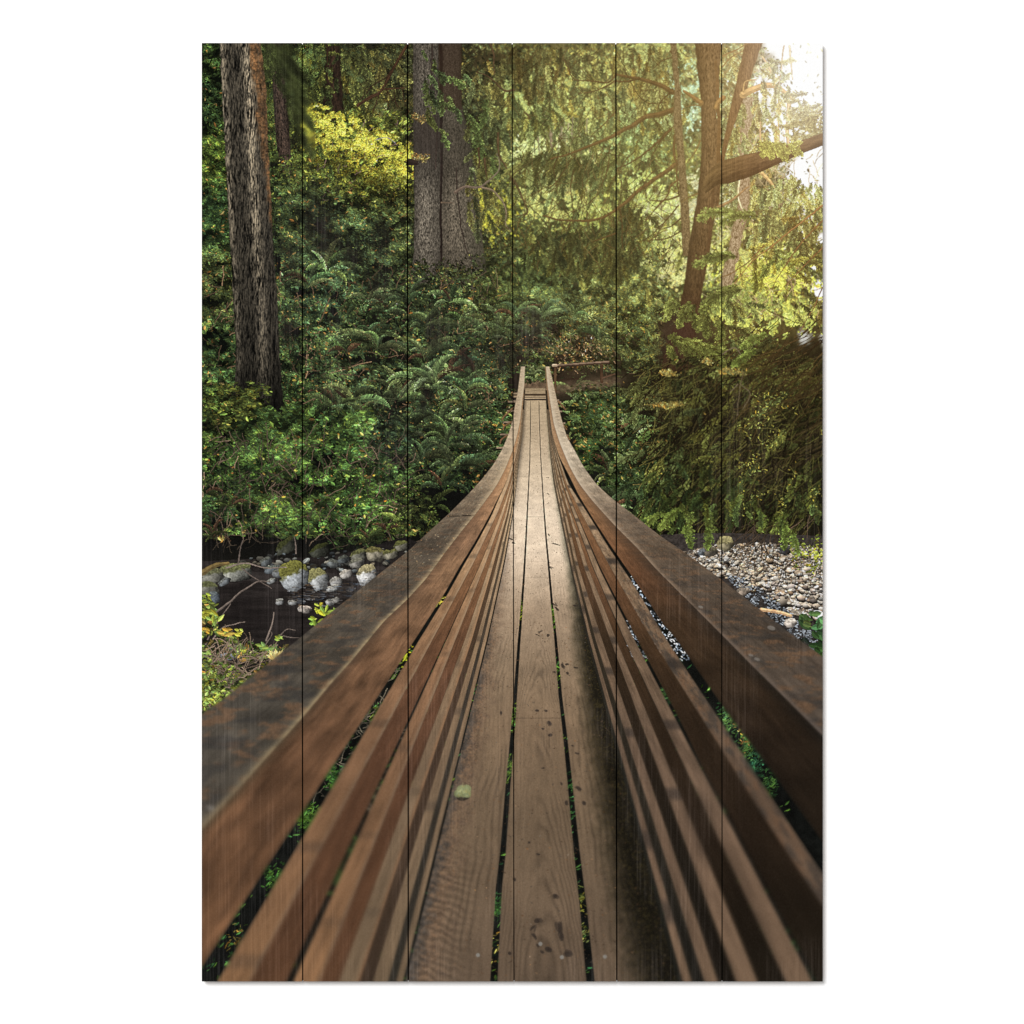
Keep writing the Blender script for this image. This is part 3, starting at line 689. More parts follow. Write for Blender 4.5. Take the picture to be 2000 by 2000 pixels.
    leaves(400, 745, 530, 850, 2600, 5.0, 1.0, 22, 0.45, ang=0.1, aspread=0.5, seed=143, col=rgb(100, 112, 42))
    # lower left shrubs, bigger leaves over black shade
    dsh = np.clip(np.exp(-(((XX - (520 - OX)) / 150) ** 2 + ((YY - (960 - OY)) / 120) ** 2)) * 1.3, 0, 0.85)
    C[:] = lerp(C, rgb(13, 13, 12), dsh[..., None])
    leaves(394, 810, 810, 1050, 22000, 4.8, 0.95, 40, 0.49, ang=0.25, aspread=0.6, seed=151, dead=0.015, asp=0.58)
    leaves(430, 790, 740, 1050, 15000, 5.6, 1.0, 58, 0.50, ang=0.25, aspread=0.6, seed=152, dead=0.012, asp=0.6, col=rgb(86, 124, 52))
    leaves(640, 830, 790, 1075, 5000, 5.2, 0.95, 50, 0.51, ang=0.3, aspread=0.6, seed=153, dead=0.02, asp=0.58)
    leaves(394, 860, 480, 1060, 1800, 4.6, 0.85, 36, 0.5, ang=0.3, aspread=0.6, seed=154, dead=0.03, asp=0.58)
    twigs(394, 860, 800, 1080, 300, 34, rgb(104, 88, 70), 0.9, -1.2, 0.6, curl=0.5)
    n_ = 26
    stamp(rng.uniform(400, 760, n_) - OX, rng.uniform(840, 1060, n_) - OY, rng.normal(0.3, 0.6, n_), rng.uniform(2.6, 5.0, n_), 2.0, jitter(rgb(170, 150, 66), n_, 0.2, 0.15), 'leaf')
    for (x, y, l) in [(420, 1050, 40), (760, 1035, 44), (790, 1020, 50), (720, 1060, 36), (400, 960, 40), (450, 990, 36), (820, 1000, 40), (845, 985, 40)]:
        fern(x, y, 7, l, rgb(80, 98, 42) * rng.uniform(0.8, 1.1), droop=1.3)
    leaves(760, 940, 860, 1060, 1800, 4.2, 0.95, 30, 0.47, seed=155, col=rgb(78, 96, 40))
    # ferns and shade right of the bridge
    for (x, y, nf, l, k) in [(1215, 850, 10, 80, 0.95), (1230, 900, 10, 76, 0.9), (1195, 930, 10, 70, 1.0), (1180, 870, 8, 60, 0.9), (1150, 800, 9, 62, 0.95), (1120, 770, 7, 46, 0.9),
                             (1175, 780, 8, 56, 0.9), (1210, 800, 8, 62, 0.85), (1240, 960, 9, 66, 0.9), (1160, 850, 8, 54, 0.9), (1205, 980, 9, 60, 1.0), (1140, 840, 7, 50, 0.8), (1195, 1000, 7, 40, 0.9)]:
        fern(x, y, nf, l, gl * k * rng.uniform(0.85, 1.1), droop=1.3)
    leaves(1090, 740, 1330, 960, 9000, 4.2, 0.85, 36, 0.5, ang=0.4, seed=161, dead=0.06)
    # the dark drooping boughs at the right
    leaves(1240, 690, 1612, 1020, 12000, 3.4, 0.62, 26, 0.5, ang=0.8, aspread=1.2, dead=0.03, seed=169)
    boughs(1230, 690, 1612, 1010, 170, 42, 2.2, None, 0.55, 0.6, 0.5, seed=170)
    for i in range(34):
        y = rng.uniform(650, 930); x = 1614
        l = rng.uniform(120, 300)
        stroke([(x, y), (x - l * 0.4, y + l * 0.16 + 8), (x - l * 0.75, y + l * 0.38), (x - l, y + l * 0.7)], rng.uniform(1.2, 2.6), 0.6, rgb(46, 37, 23) * rng.uniform(0.7, 1.3), wob=1.4)
    twigs(1300, 700, 1612, 1040, 330, 60, rgb(64, 54, 32), 0.35, 2.25, 0.65, curl=0.25)
    twigs(1250, 720, 1600, 980, 130, 44, rgb(98, 88, 48), 0.5, 2.4, 0.6, curl=0.3)
    boughs(1230, 690, 1612, 1020, 260, 40, 2.1, None, 1.05, 0.6, 0.5, seed=171, thr=0.55)
    boughs(1240, 700, 1612, 960, 34, 56, 2.5, rgb(92, 98, 50), 1.0, 0.4, 0.4)
    twigs(1260, 680, 1612, 1030, 500, 44, rgb(26, 20, 14), 0.5, 2.2, 0.8, curl=0.3)
    twigs(1260, 680, 1612, 1020, 420, 30, rgb(98, 92, 46), 0.6, 2.2, 0.6, curl=0.4)
    boughs(1250, 880, 1450, 1040, 110, 34, 1.9, None, 0.8, 0.6, 0.5)
    boughs(1470, 640, 1612, 760, 40, 50, 2.7, rgb(76, 76, 38), 0.8, 0.3, -0.3)
    twigs(1450, 620, 1612, 800, 130, 60, rgb(66, 50, 28), 0.3, 2.5, 0.8, curl=0.3)
    for pts in [[(1440, 810), (1444, 760), (1452, 725)], [(1410, 690), (1435, 678), (1448, 700), (1452, 705)], [(1445, 750), (1465, 770), (1450, 800)], [(1440, 750), (1425, 765)]]:
        stroke(pts, 1.2, 0.8, rgb(112, 94, 76), wob=0.8)
    for x, y in [(1300, 725), (1310, 730), (1290, 790), (1305, 793), (1320, 788), (1425, 722), (1415, 725), (1440, 727), (1380, 705)]:
        m = 70
        stamp(x + rng.normal(0, 7, m) - OX, y + rng.normal(0, 2.4, m) - OY, rng.uniform(0, 3, m), rng.uniform(1, 3, m), 1.0, jitter(rgb(150, 128, 70), m, 0.3), 'needle')
    for (x, y, l, a) in [(1480, 680, 60, 2.8), (1500, 650, 60, 2.9), (1330, 990, 60, 2.6), (1300, 1000, 50, 2.8), (1350, 1000, 55, 1.9), (1530, 1010, 60, 1.4), (1540, 1000, 60, 2.4),
                         (1380, 990, 55, 1.6), (1480, 990, 50, 1.2), (1450, 960, 50, 2.2), (1540, 1030, 50, 1.2), (1520, 1030, 46, 1.8)]:
        spray(x, y, l, a, rgb(98, 116, 50) * rng.uniform(0.85, 1.15), 0.5, 4.2)
    tz = (sstep(1230 - OX, 1330 - OX, XX) * sstep(640 - OY, 740 - OY, YY) * sstep(1050 - OY, 1000 - OY, YY))[..., None]
    C[:] = lerp(C, blur(C, 0.9) * rgb(200, 214, 190) + 0.004, 0.8 * tz)
    n_ = 1200
    x = rng.uniform(1440, 1607, n_); y = rng.uniform(760, 1010, n_); k = fbm(x / 24, y / 24, 3, 181) > 0.58
    stamp(x[k] - OX, y[k] - OY, rng.uniform(0, 3, k.sum()), rng.uniform(1.2, 3.5, k.sum()), 1.2, jitter(rgb(126, 126, 58), int(k.sum()), 0.35), 'leaf', alpha=0.7)


def stones(x0, y0, x1, y1, n, s0, s1, col, poly=None, var=0.22, keep=None):
    x = rng.uniform(x0, x1, n) - OX; y = rng.uniform(y0, y1, n) - OY
    if poly is not None:
        k = inside(x, y, poly); x = x[k]; y = y[k]
    o = np.argsort(y); x = x[o]; y = y[o]; m = len(x)
    t = np.clip((y + OY - y0) / (y1 - y0), 0, 1)
    s = (s0 + (s1 - s0) * t) * np.exp(rng.normal(0, 0.35, m))
    h = s * rng.uniform(0.45, 0.8, m)
    a = rng.normal(0.1, 0.3, m)
    stamp(x, y + h * 0.4, a, s * 1.15, h * 1.15, np.broadcast_to(rgb(26, 22, 20), (m, 3)), 'disc')
    c_ = jitter(rgb(*col), m, var, 0.06)
    stamp(x, y, a, s, h, c_, 'stone')
    k = rng.random(m) < 0.5
    stamp(x[k], (y - 0.25 * h)[k], a[k] + rng.normal(0, 0.4, k.sum()), (s * 0.75)[k], (h * 0.55)[k], np.clip(c_[k] * 1.22, 0, 1), 'leaf', alpha=0.8)


def rock(cx, cy, rx, ry, base, moss, tilt=0.0, mossline=0.0, seed=0):
    """a boulder: pale washed foot, mossy shoulder, own outline"""
    x0, x1 = int(cx - OX - rx * 1.5), int(cx - OX + rx * 1.5); y0, y1 = int(cy - OY - ry * 1.5), int(cy - OY + ry * 1.5)
    x0 = max(x0, 0); y0 = max(y0, 0)
    X = XX[y0:y1, x0:x1] - (cx - OX); Y = YY[y0:y1, x0:x1] - (cy - OY)
    u = (X * math.cos(tilt) + Y * math.sin(tilt)) / rx; v = (-X * math.sin(tilt) + Y * math.cos(tilt)) / ry
    th = np.arctan2(v, u)
    rad = 1 + 0.34 * (fbm(th * 1.6 + 20, th * 0 + seed, 3, seed) - 0.5) * 2
    r = (np.abs(u) ** 2.5 + np.abs(v) ** 2.5) ** (1 / 2.5)
    m = r < rad
    n = fbm(X / 7, Y / 7, 4, seed + 3); n2 = fbm(X / 2.2, Y / 2.2, 2, seed + 5)
    sh = 0.62 - 0.32 * u - 0.12 * v + 0.5 * (n - 0.5) + 0.25 * (n2 - 0.5)
    sh = sh * np.clip(1.25 - 0.45 * np.clip(r, 0, 1.2) ** 3, 0.5, 1.2)
    c = rgb(*base) * sh[..., None] * 1.25
    mm = sstep(0.12, -0.18, v + 0.35 * u * 0.4 - mossline + 0.5 * (n - 0.5))
    c = lerp(c, rgb(*moss) * (0.45 + 1.0 * n2 + 0.3 * (n - .5) - 0.25 * v)[..., None], mm[..., None])
    sub = C[y0:y1, x0:x1]; sub[m] = np.clip(c, 0, 1)[m]


def water():
    # left creek: dark brown pool
    poly = [(394, 1096), (470, 1092), (560, 1090), (650, 1085), (720, 1068), (790, 1048), (820, 1060), (640, 1220), (540, 1300), (394, 1400)]
    xs = XX.ravel(); ys = YY.ravel()
    m = inside(xs, ys, poly).reshape(H, W)
    n = fbm(XX / 60, YY / 7, 4, 201); n2 = fbm(XX / 8, YY / 50, 3, 203)
    wcol = rgb(40, 35, 33)[None, None] * (0.62 + 0.55 * n + 0.3 * (n2 - 0.5))[..., None]
    refl = np.exp(-((YY - (1128 - OY)) / 26) ** 2)[..., None] * (0.55 * (n > 0.5) * n)[..., None] * rgb(70, 68, 66)
    C[m] = (wcol + refl * 0.5)[m]
    dim = sstep(1020 - OY, 1085 - OY, YY) * sstep(820 - OX, 700 - OX, XX) * (~m)
    C[:] = lerp(C, rgb(30, 28, 23), 0.5 * dim[..., None])
    # bank stones
    stones(394, 1070, 800, 1122, 170, 3.4, 6.5, (62, 62, 58), poly=[(470, 1086), (560, 1080), (640, 1080), (720, 1068), (800, 1048), (800, 1075), (720, 1120), (640, 1116), (560, 1110), (480, 1112)], var=0.4)
    for a in [(560, 1066, 22, 14, (70, 72, 60), (58, 62, 30)), (625, 1074, 20, 13, (64, 66, 56), (56, 60, 28)), (700, 1084, 16, 11, (110, 108, 96), (84, 84, 50)),
              (733, 1082, 17, 14, (150, 142, 122), (98, 92, 52)), (763, 1082, 14, 10, (140, 134, 116), (92, 90, 50)), (785, 1066, 15, 10, (120, 116, 100), (88, 90, 46)),
              (458, 1118, 36, 17, (142, 142, 132), (92, 94, 60)), (415, 1125, 24, 16, (122, 120, 110), (86, 86, 60)), (408, 1150, 22, 14, (104, 102, 92), (76, 78, 50)),
              (530, 1112, 14, 8, (98, 104, 108), (84, 88, 80)), (520, 1096, 12, 8, (90, 94, 94), (80, 82, 74)), (545, 1120, 14, 8, (112, 114, 114), (92, 92, 84)),
              (650, 1100, 12, 8, (104, 108, 106), (84, 86, 78)), (670, 1092, 12, 8, (86, 90, 90), (76, 78, 70)), (695, 1100, 14, 9, (132, 128, 120), (100, 98, 84)),
              (574, 1124, 29, 30, (168, 172, 174), (98, 96, 46)), (623, 1132, 19, 22, (164, 166, 164), (116, 112, 72)),
              (716, 1122, 19, 20, (212, 210, 206), (140, 130, 96)), (675, 1121, 12, 8, (166, 160, 152), (150, 142, 130)), (656, 1136, 12, 9, (152, 150, 146), (130, 126, 118)),
              (650, 1148, 13, 6, (186, 186, 182), (150, 146, 136)), (546, 1175, 8, 6, (150, 150, 148), (120, 118, 110)), (571, 1177, 9, 5, (146, 146, 144), (118, 114, 106)),
              (594, 1190, 14, 7, (168, 158, 148), (150, 138, 126)), (644, 1176, 9, 7, (150, 148, 144), (120, 118, 110)), (655, 1172, 8, 5, (156, 152, 146), (126, 122, 114)),
              (530, 1134, 9, 5, (140, 142, 140), (112, 112, 104)), (438, 1136, 13, 6, (112, 116, 118), (92, 94, 90)), (420, 1166, 9, 12, (96, 104, 112), (84, 90, 90)),
              (450, 1276, 24, 13, (126, 132, 138), (100, 104, 104)), (693, 1168, 9, 5, (170, 166, 160), (140, 134, 126))]:
        rock(*a, tilt=rng.normal(-0.15, 0.2), mossline=-0.05 if a[2] > 24 else -0.25, seed=int(rng.integers(90)))
    stroke([(394, 1118), (420, 1104), (445, 1100)], 6, 3, rgb(96, 80, 48), wob=0.6)
    # pale foam lines by the stones
    n_ = 260
    x = rng.uniform(560, 740, n_); y = 1155 + rng.normal(0, 10, n_) - 0.12 * (x - 640)
    stamp(x - OX, y - OY, 0.05, rng.uniform(2, 9, n_), 0.6, jitter(rgb(84, 82, 80), n_, 0.4), 'needle', alpha=0.55)
    # twigs and leaves hanging over the pool
    pale = rgb(122, 108, 98)
    for pts, r in [([(415, 1200), (450, 1175), (470, 1155), (500, 1137), (525, 1135)], 2.2), ([(400, 1260), (425, 1215), (450, 1180)], 1.4), ([(394, 1280), (430, 1230), (462, 1218), (478, 1214)], 1.5),
                   ([(520, 1250), (530, 1220), (535, 1196)], 2.0), ([(515, 1265), (530, 1240), (527, 1232)], 1.2), ([(440, 1108), (480, 1100), (520, 1108), (560, 1108)], 1.6),
                   ([(470, 1110), (500, 1130), (530, 1150)], 1.2), ([(465, 1100), (470, 1070), (473, 1056)], 1.5), ([(440, 1246), (470, 1258), (462, 1300)], 1.3), ([(545, 1240), (560, 1228), (575, 1230)], 1.1),
                   ([(552, 1242), (570, 1246), (584, 1246)], 1.2), ([(578, 1080), (576, 1060), (574, 1048)], 1.4), ([(394, 1320), (430, 1270), (455, 1230)], 1.2), ([(500, 1290), (490, 1262), (494, 1246)], 1.0)]:
        stroke(pts, r, r * 0.5, pale * rng.uniform(0.75, 1.1), wob=1.0)
    lp = [(394, 1160), (420, 1175), (425, 1230), (470, 1245), (520, 1262), (560, 1256), (540, 1300), (394, 1410)]
    leaves(394, 1150, 590, 1410, 2600, 6.5, 1.0, 30, 0.44, ang=0.2, seed=211, poly=lp, col=rgb(112, 132, 60), asp=0.6, dead=0.12)
    twigs(394, 1270, 540, 1420, 300, 40, rgb(126, 108, 90), 0.9, -0.5, 0.7, curl=0.5)
    leaves(394, 1290, 500, 1400, 1000, 5.0, 1.05, 24, 0.47, ang=0.2, seed=213, col=rgb(122, 142, 60), asp=0.6)
    for (x, y, s, cc) in [(400, 1170, 10, (150, 170, 60)), (404, 1195, 14, (140, 150, 56)), (420, 1210, 13, (130, 160, 70)), (445, 1236, 13, (190, 160, 70)), (468, 1236, 9, (190, 190, 70)),
                          (634, 1196, 15, (158, 190, 66)), (650, 1192, 10, (170, 196, 70)), (612, 1210, 12, (150, 186, 60)), (620, 1190, 8, (170, 196, 70)), (400, 1230, 10, (180, 150, 60)), (545, 1248, 9, (140, 170, 66)),
                          (520, 1265, 12, (120, 160, 80)), (430, 1052, 8, (180, 150, 70)), (476, 1038, 4, (170, 136, 72)), (625, 1180, 5, (210, 190, 60))]:
        m = 6
        stamp(x + rng.normal(0, s * 0.5, m) - OX, y + rng.normal(0, s * 0.4, m) - OY, rng.normal(0.3, 0.7, m), s * rng.uniform(0.45, 0.8, m), s * 0.3, jitter(rgb(*cc) * 0.9, m, 0.18, 0.1), 'leaf')
    # a big yellow maple leaf caught by the rail
    for a, l in ((-2.75, 20), (-2.2, 23), (-1.6, 22), (-0.95, 24), (-0.35, 26), (0.15, 18)):
        for da, f_ in ((0, 1.0), (-0.32, 0.62), (0.32, 0.62), (-0.16, 0.82), (0.16, 0.82)):
            stamp(np.array([538 + 0.5 * l * f_ * math.cos(a + da) - OX]), np.array([1286 + 0.42 * l * f_ * math.sin(a + da) - OY]), a + da, l * f_ * 0.52, 3.2, jitter(rgb(206, 182, 112), 1, 0.1, 0.05), 'leaf')
    # right: gravel bar with glittering shallows
    gp = [(1230, 1030), (1300, 1038), (1400, 1044), (1520, 1040), (1610, 1050), (1610, 1300), (1500, 1215), (1380, 1120), (1290, 1060)]
    m = inside(xs, ys, [(1265, 1045), (1400, 1040), (1610, 1046), (1610, 1320), (1500, 1230), (1300, 1085)]).reshape(H, W)
    n = fbm(XX / 5, YY / 3, 3, 221)
    C[m] = (rgb(52, 47, 44) * (0.5 + n)[..., None])[m]
    stones(1300, 1058, 1610, 1210, 7200, 2.0, 4.4, (120, 108, 94), poly=[(1310, 1084), (1400, 1062), (1500, 1060), (1610, 1070), (1610, 1225), (1540, 1195), (1480, 1140), (1400, 1122)], var=0.42)
    stones(1300, 1058, 1610, 1200, 900, 2.4, 5.0, (172, 158, 140), poly=[(1320, 1085), (1420, 1066), (1610, 1085), (1610, 1200), (1490, 1165), (1400, 1125)], var=0.14)
    # glitter: small water flecks
    for (x0, y0, x1, y1, n_, dens) in [(1270, 1020, 1600, 1062, 2200, 0.5), (1420, 1115, 1607, 1290, 7000, 0.44)]:
        x = rng.uniform(x0, x1, n_); y = rng.uniform(y0, y1, n_)
        k = (fbm(x / 16, y / 8, 3, 231) > dens) & ((y < 1062 - OY) | inside(x - OX, y - OY, [(1415, 1122), (1455, 1128), (1500, 1160), (1560, 1210), (1610, 1236), (1610, 1310), (1530, 1250)]) | (y + OY < 1062)); x = x[k]; y = y[k]; q = len(x)
        dk = rng.random(q) < 0.5
        cc = np.where(dk[:, None], rgb(34, 34, 34), rgb(176, 184, 192)) * rng.uniform(0.4, 1.05, (q, 1))
        stamp(x - OX, y - OY, rng.normal(0.15, 0.35, q), rng.uniform(0.9, 3.6, q), rng.uniform(0.5, 1.2, q), cc.astype(np.float32), 'disc')
    stones(1450, 1130, 1610, 1260, 150, 3.6, 7.5, (170, 152, 136), poly=[(1470, 1140), (1610, 1120), (1610, 1210), (1560, 1200), (1500, 1160)], var=0.3)
    stroke([(1486, 1190), (1520, 1195), (1544, 1202)], 3.5, 3.0, rgb(190, 150, 110))
    rock(1415, 1062, 16, 14, (150, 140, 110), (130, 122, 84), seed=7); rock(1385, 1076, 15, 10, (104, 96, 84), (92, 86, 66), seed=9); rock(1370, 1078, 7, 7, (110, 118, 124), (100, 104, 106), seed=12)
    rock(1532, 1074, 12, 8, (64, 64, 66), (54, 54, 52), seed=10); rock(1544, 1216, 12, 9, (196, 184, 172), (186, 174, 160), seed=15); rock(1450, 1155, 14, 8, (150, 134, 118), (130, 118, 104), seed=16)
    # foliage in the lower right corner
    for (x, y, s, cc) in [(1570, 1212, 22, (66, 116, 56)), (1600, 1216, 20, (74, 128, 62)), (1590, 1200, 16, (86, 130, 60)), (1604, 1240, 18, (44, 86, 44)), (1596, 1262, 18, (34, 70, 36)), (1606, 1275, 16, (54, 100, 40)), (1572, 1252, 12, (30, 40, 30)), (1580, 1222, 14, (120, 140, 60))]:
        stamp(x + rng.normal(0, 5, 4) - OX, y + rng.normal(0, 5, 4) - OY, rng.normal(0.2, 0.6, 4), s * rng.uniform(0.5, 0.8, 4), s * 0.36, jitter(rgb(*cc) * 0.85, 4, 0.2), 'leaf')
    # overhanging twigs across the gravel
    twigs(1430, 1000, 1607, 1100, 60, 50, rgb(66, 54, 42), 0.4, 1.9, 0.6, curl=0.3)
    for pts in [[(1490, 1050), (1500, 1080), (1530, 1105), (1535, 1140)], [(1535, 1108), (1560, 1085), (1600, 1070)], [(1470, 1030), (1490, 1070), (1505, 1090)], [(1600, 1060), (1590, 1110), (1580, 1150)]]:
        stroke(pts, 1.4, 0.7, rgb(60, 50, 40), wob=1.0)
    leaves(1540, 1040, 1610, 1130, 500, 4, 1.1, 20, 0.5, seed=235, col=rgb(176, 186, 66))
    boughs(1290, 960, 1612, 1020, 40, 30, 1.6, rgb(70, 86, 40), 0.95, 0.5, 0.5)
    for (x, y, l, a) in [(1530, 1020, 52, 1.3), (1545, 1040, 44, 1.0), (1340, 1020, 50, 1.6), (1380, 1025, 46, 1.3)]:
        spray(x, y, l, a, rgb(88, 112, 46), 0.5, 4.2)


# ------------------------------------------------------------------ the bridge
def depth(Y):
    return 19800.0 / (Y - 640.0)


def board(stops, grain=10, seed=0, blotch=0.16, cross=0.0, streak=0.12, mott=None, near=0.0, edgec=None):
    """weathered board: colour by distance, grain running with the board"""
    def f(v, X, Y, w):
        s = depth(Y)
        c = ramp(Y, stops)
        far = np.clip((Y - 800) / 500, 0.25, 1)
        g = fbm(v * grain + 0.7 * (fbm(v * 3, s * 0.35, 2, seed) - 0.5) * 4, s * 0.45, 4, seed + 2)
        b = fbm(v * 2.0, s * 0.8, 4, seed + 5)
        fine = vnoise(X / 1.3, Y / 2.2, seed + 8)
        gr = fbm(v * grain * 4.5 + 9, s * 1.1, 3, seed + 40)
        k = 1 + streak * 2.4 * (g - 0.5) * far + 0.30 * (gr - 0.5) + blotch * 2.4 * (b - 0.5) + 0.14 * (fine - 0.5)
        c = c * k[:, None]
        c = lerp((c @ np.array([0.3, 0.59, 0.11], np.float32))[:, None], c, 0.88) * np.array([1.0, 0.99, 0.95], np.float32)
        if mott is not None:
            mn = fbm(v * 5.0 + s * 0.15, s * 2.4, 4, seed + 11, 0.62)
            t = sstep(0.52, 0.64, mn) * np.interp(Y, [900, 1050, 1250], [0, 0.5, 1])
            c = lerp(c, rgb(*mott)[None] * (0.7 + 0.6 * fine)[:, None], 0.6 * t[:, None])
            dk = sstep(0.50, 0.64, fbm(v * 3.0, s * 1.3, 4, seed + 15, 0.6)) * np.interp(Y, [900, 1100, 1300], [0, 0.5, 1])
            c = lerp(c, rgb(52, 50, 48)[None], 0.55 * dk[:, None])
        if edgec is not None:
            ec, e0, side = edgec
            ev = 1 - v if side > 0 else v
            wv = np.clip(e0 / np.maximum(w, 1), 0.05, 0.5)
            t = np.exp(-(ev / wv) ** 2) * np.clip(0.85 + 1.3 * (fbm(s * 3.1, s * 0 + e0, 3, seed + 31) - 0.5), 0.2, 1)
            c = lerp(c, ramp(Y, ec), np.clip(t, 0, 1)[:, None])
        return c
    return f


def bridge():
    y0 = 715
    E = {}
    E['Lo'] = edge([(1017, 715), (1010.7, 765), (1005, 793), (1001, 819), (992, 850), (980, 878), (964, 906), (942, 934), (912, 967), (877, 1002), (833.5, 1041), (798, 1074.5), (728, 1130), (654, 1189),
                    (593, 1239), (521, 1297), (484, 1326), (439, 1363), (394, 1394.6), (340, 1436)], 6)
    E['Li'] = edge([(1024.8, 715), (1023.5, 752), (1020, 778), (1016, 819), (1009.6, 850), (1002, 876), (998, 887), (985.7, 917), (970, 947), (951, 973.5), (925, 1008), (905, 1032), (868, 1080), (833.5, 1128),
                    (797.5, 1168), (749.6, 1213), (684, 1293), (651.7, 1328), (593, 1398), (488.7, 1515), (394, 1620), (340, 1680)], 6)
    def low(a, b, ups):
        return edge(ups + [(a, 1250), (b, 1916)], 6)
    top = [(1024.5, 740), (1023.2, 790)]
    E['g1l'] = low(809, 376, [(1024.8, 720), (1021, 790), (1014, 850), (1005, 890), (987, 945), (972, 973), (955, 1008), (925, 1062), (901, 1100), (868, 1158)])
    E['g1r'] = low(818, 424, [(1024.8, 720), (1021, 790), (1014, 850), (1005, 890), (987, 945), (974, 973), (959, 1008), (930, 1062), (907, 1100), (875, 1158)])
    E['b2e'] = low(844, 489, [(1025, 720), (1022, 790), (1016, 850), (1007.5, 890), (993, 945), (972, 1000), (924, 1100)])
    E['g2l'] = low(869, 560, [(1025, 720), (1022, 790), (1017, 850), (1009, 890), (997, 945), (979, 1000), (938, 1100)])
    E['g2r'] = low(871, 572, [(1025, 720), (1022, 790), (1017, 850), (1009, 890), (997, 945), (979, 1000), (938.5, 1100)])
    E['b3e'] = low(889, 625, [(1025, 720), (1022.4, 790), (1017.8, 850), (1010, 890), (999, 945), (984, 1000), (948, 1100)])
    E['b4l'] = low(907, 662, [(1025, 720), (1022.6, 790), (1018.3, 850), (1011, 890), (1001, 945), (988, 1000), (957, 1100)])
    E['b4e'] = low(921, 702, [(1025, 720), (1022.8, 790), (1018.7, 850), (1011.8, 890), (1002.5, 945), (991, 1000), (964, 1100)])
    E['b5l'] = low(930, 728, [(1025, 720), (1023, 790), (1019, 850), (1012.4, 890), (1004, 945), (994, 1000), (970, 1100)])
    E['b5e'] = low(938, 758, [(1025, 720), (1023.2, 790), (1019.4, 850), (1013, 890), (1005.4, 945), (997, 1000), (975, 1100)])
    E['b6l'] = low(943.5, 773, [(1025, 720), (1023.4, 790), (1019.6, 850), (1013.4, 890), (1006.4, 945), (999, 1000), (979, 1100)])
    E['b6e'] = low(950, 787, [(1025, 720), (1023.6, 790), (1020, 850), (1014, 890), (1007.6, 945), (1001, 1000), (983, 1100)])
    E['dl'] = low(952.5, 792, [(1025, 720), (1023.7, 790), (1020, 850), (1014.6, 890), (1008.5, 945), (1002.5, 1000), (985.5, 1100)])
    s1 = [(1036, 782), (1035.6, 828), (1034.5, 893), (1031, 967), (1027, 1049.6), (1022.6, 1128), (1016, 1219), (1013.5, 1250), (1008.5, 1322), (1001, 1428), (991, 1543), (982, 1663), (974, 1732), (964, 1916)]
    s2 = [(1052, 782), (1054, 850), (1056, 900), (1060.7, 978), (1066, 1049.6), (1071.5, 1108), (1078, 1184), (1085, 1250), (1094, 1359), (1103, 1435), (1112, 1522), (1126, 1663), (1138, 1765), (1153, 1916)]
    wd = lambda y, m: np.interp(y, [782, 900, 1050, 1250, 1580, 1916], [1.0, 1.6, 3.0, 5.4, 10, m])
    E['s1l'] = edge([(x - wd(y, 14) / 2, y) for x, y in s1], 5); E['s1r'] = edge([(x + wd(y, 14) / 2, y) for x, y in s1], 5)
    E['s2l'] = edge([(x - wd(y, 16) / 2, y) for x, y in s2], 5); E['s2r'] = edge([(x + wd(y, 16) / 2, y) for x, y in s2], 5)
    E['dr'] = edge([(1065.7, 782), (1069, 828), (1074.5, 892), (1081, 945), (1092, 1002), (1101, 1045), (1114, 1110), (1131, 1184), (1146.5, 1250), (1322, 1916)], 6)
    def rup(a, b, ups, y1=1916):
        return edge(ups + [(a, 1250), (b, y1)], 6)
    # right-hand boards: left and right edges of the light top faces
    E['r5l'] = rup(1151, 1332, [(1066, 740), (1067, 790), (1071, 850), (1076, 890), (1084, 945), (1095, 1000), (1117, 1110)]); E['r5r'] = rup(1157, 1351, [(1066, 740), (1067.3, 790), (1071.6, 850), (1077, 890), (1086, 945), (1098, 1000), (1121, 1110)])
    E['r4l'] = rup(1163, 1375, [(1066, 740), (1067.6, 790), (1072, 850), (1078, 890), (1088, 945), (1101, 1000), (1125, 1110)]); E['r4r'] = rup(1176, 1402, [(1066, 740), (1068, 790), (1073, 850), (1079.4, 890), (1090, 945), (1105, 1000), (1131, 1110)])
    E['r3l'] = rup(1192, 1437, [(1066, 740), (1068.4, 790), (1073.6, 850), (1081, 890), (1093, 945), (1110, 1000), (1141, 1110)]); E['r3r'] = rup(1204, 1480, [(1066, 740), (1068.8, 790), (1074.4, 850), (1082.6, 890), (1096, 945), (1114, 1000), (1149, 1110)])
    E['r2l'] = rup(1220, 1534, [(1066, 740), (1069, 790), (1075, 850), (1084, 890), (1099, 945), (1118, 1000), (1159, 1110)]); E['r2r'] = rup(1239, 1586, [(1066, 740), (1069.4, 790), (1076, 850), (1086, 890), (1102, 945), (1124, 1000), (1170, 1110)])
    E['r1l'] = edge([(1066, 740), (1069.8, 790), (1077, 850), (1088, 890), (1106, 945), (1134, 1000), (1193, 1110), (1274, 1250), (1411, 1467), (1482, 1580), (1560, 1700), (1640, 1820)], 6)
    E['r1r'] = edge([(1066, 740), (1070.2, 790), (1078, 850), (1090, 890), (1110, 945), (1147, 1002), (1184, 1062), (1216, 1110), (1235, 1138), (1268, 1193), (1302, 1250), (1446, 1467), (1522, 1580), (1606, 1704), (1680, 1815)], 6)
    E['rf'] = edge([(1066, 740), (1070.4, 790), (1078.4, 850), (1091, 890), (1113, 932), (1130, 967), (1160, 1016), (1190, 1062), (1243, 1138), (1267, 1175), (1291, 1213), (1322, 1250), (1409, 1376), (1513, 1514), (1606, 1643), (1680, 1745)], 6)
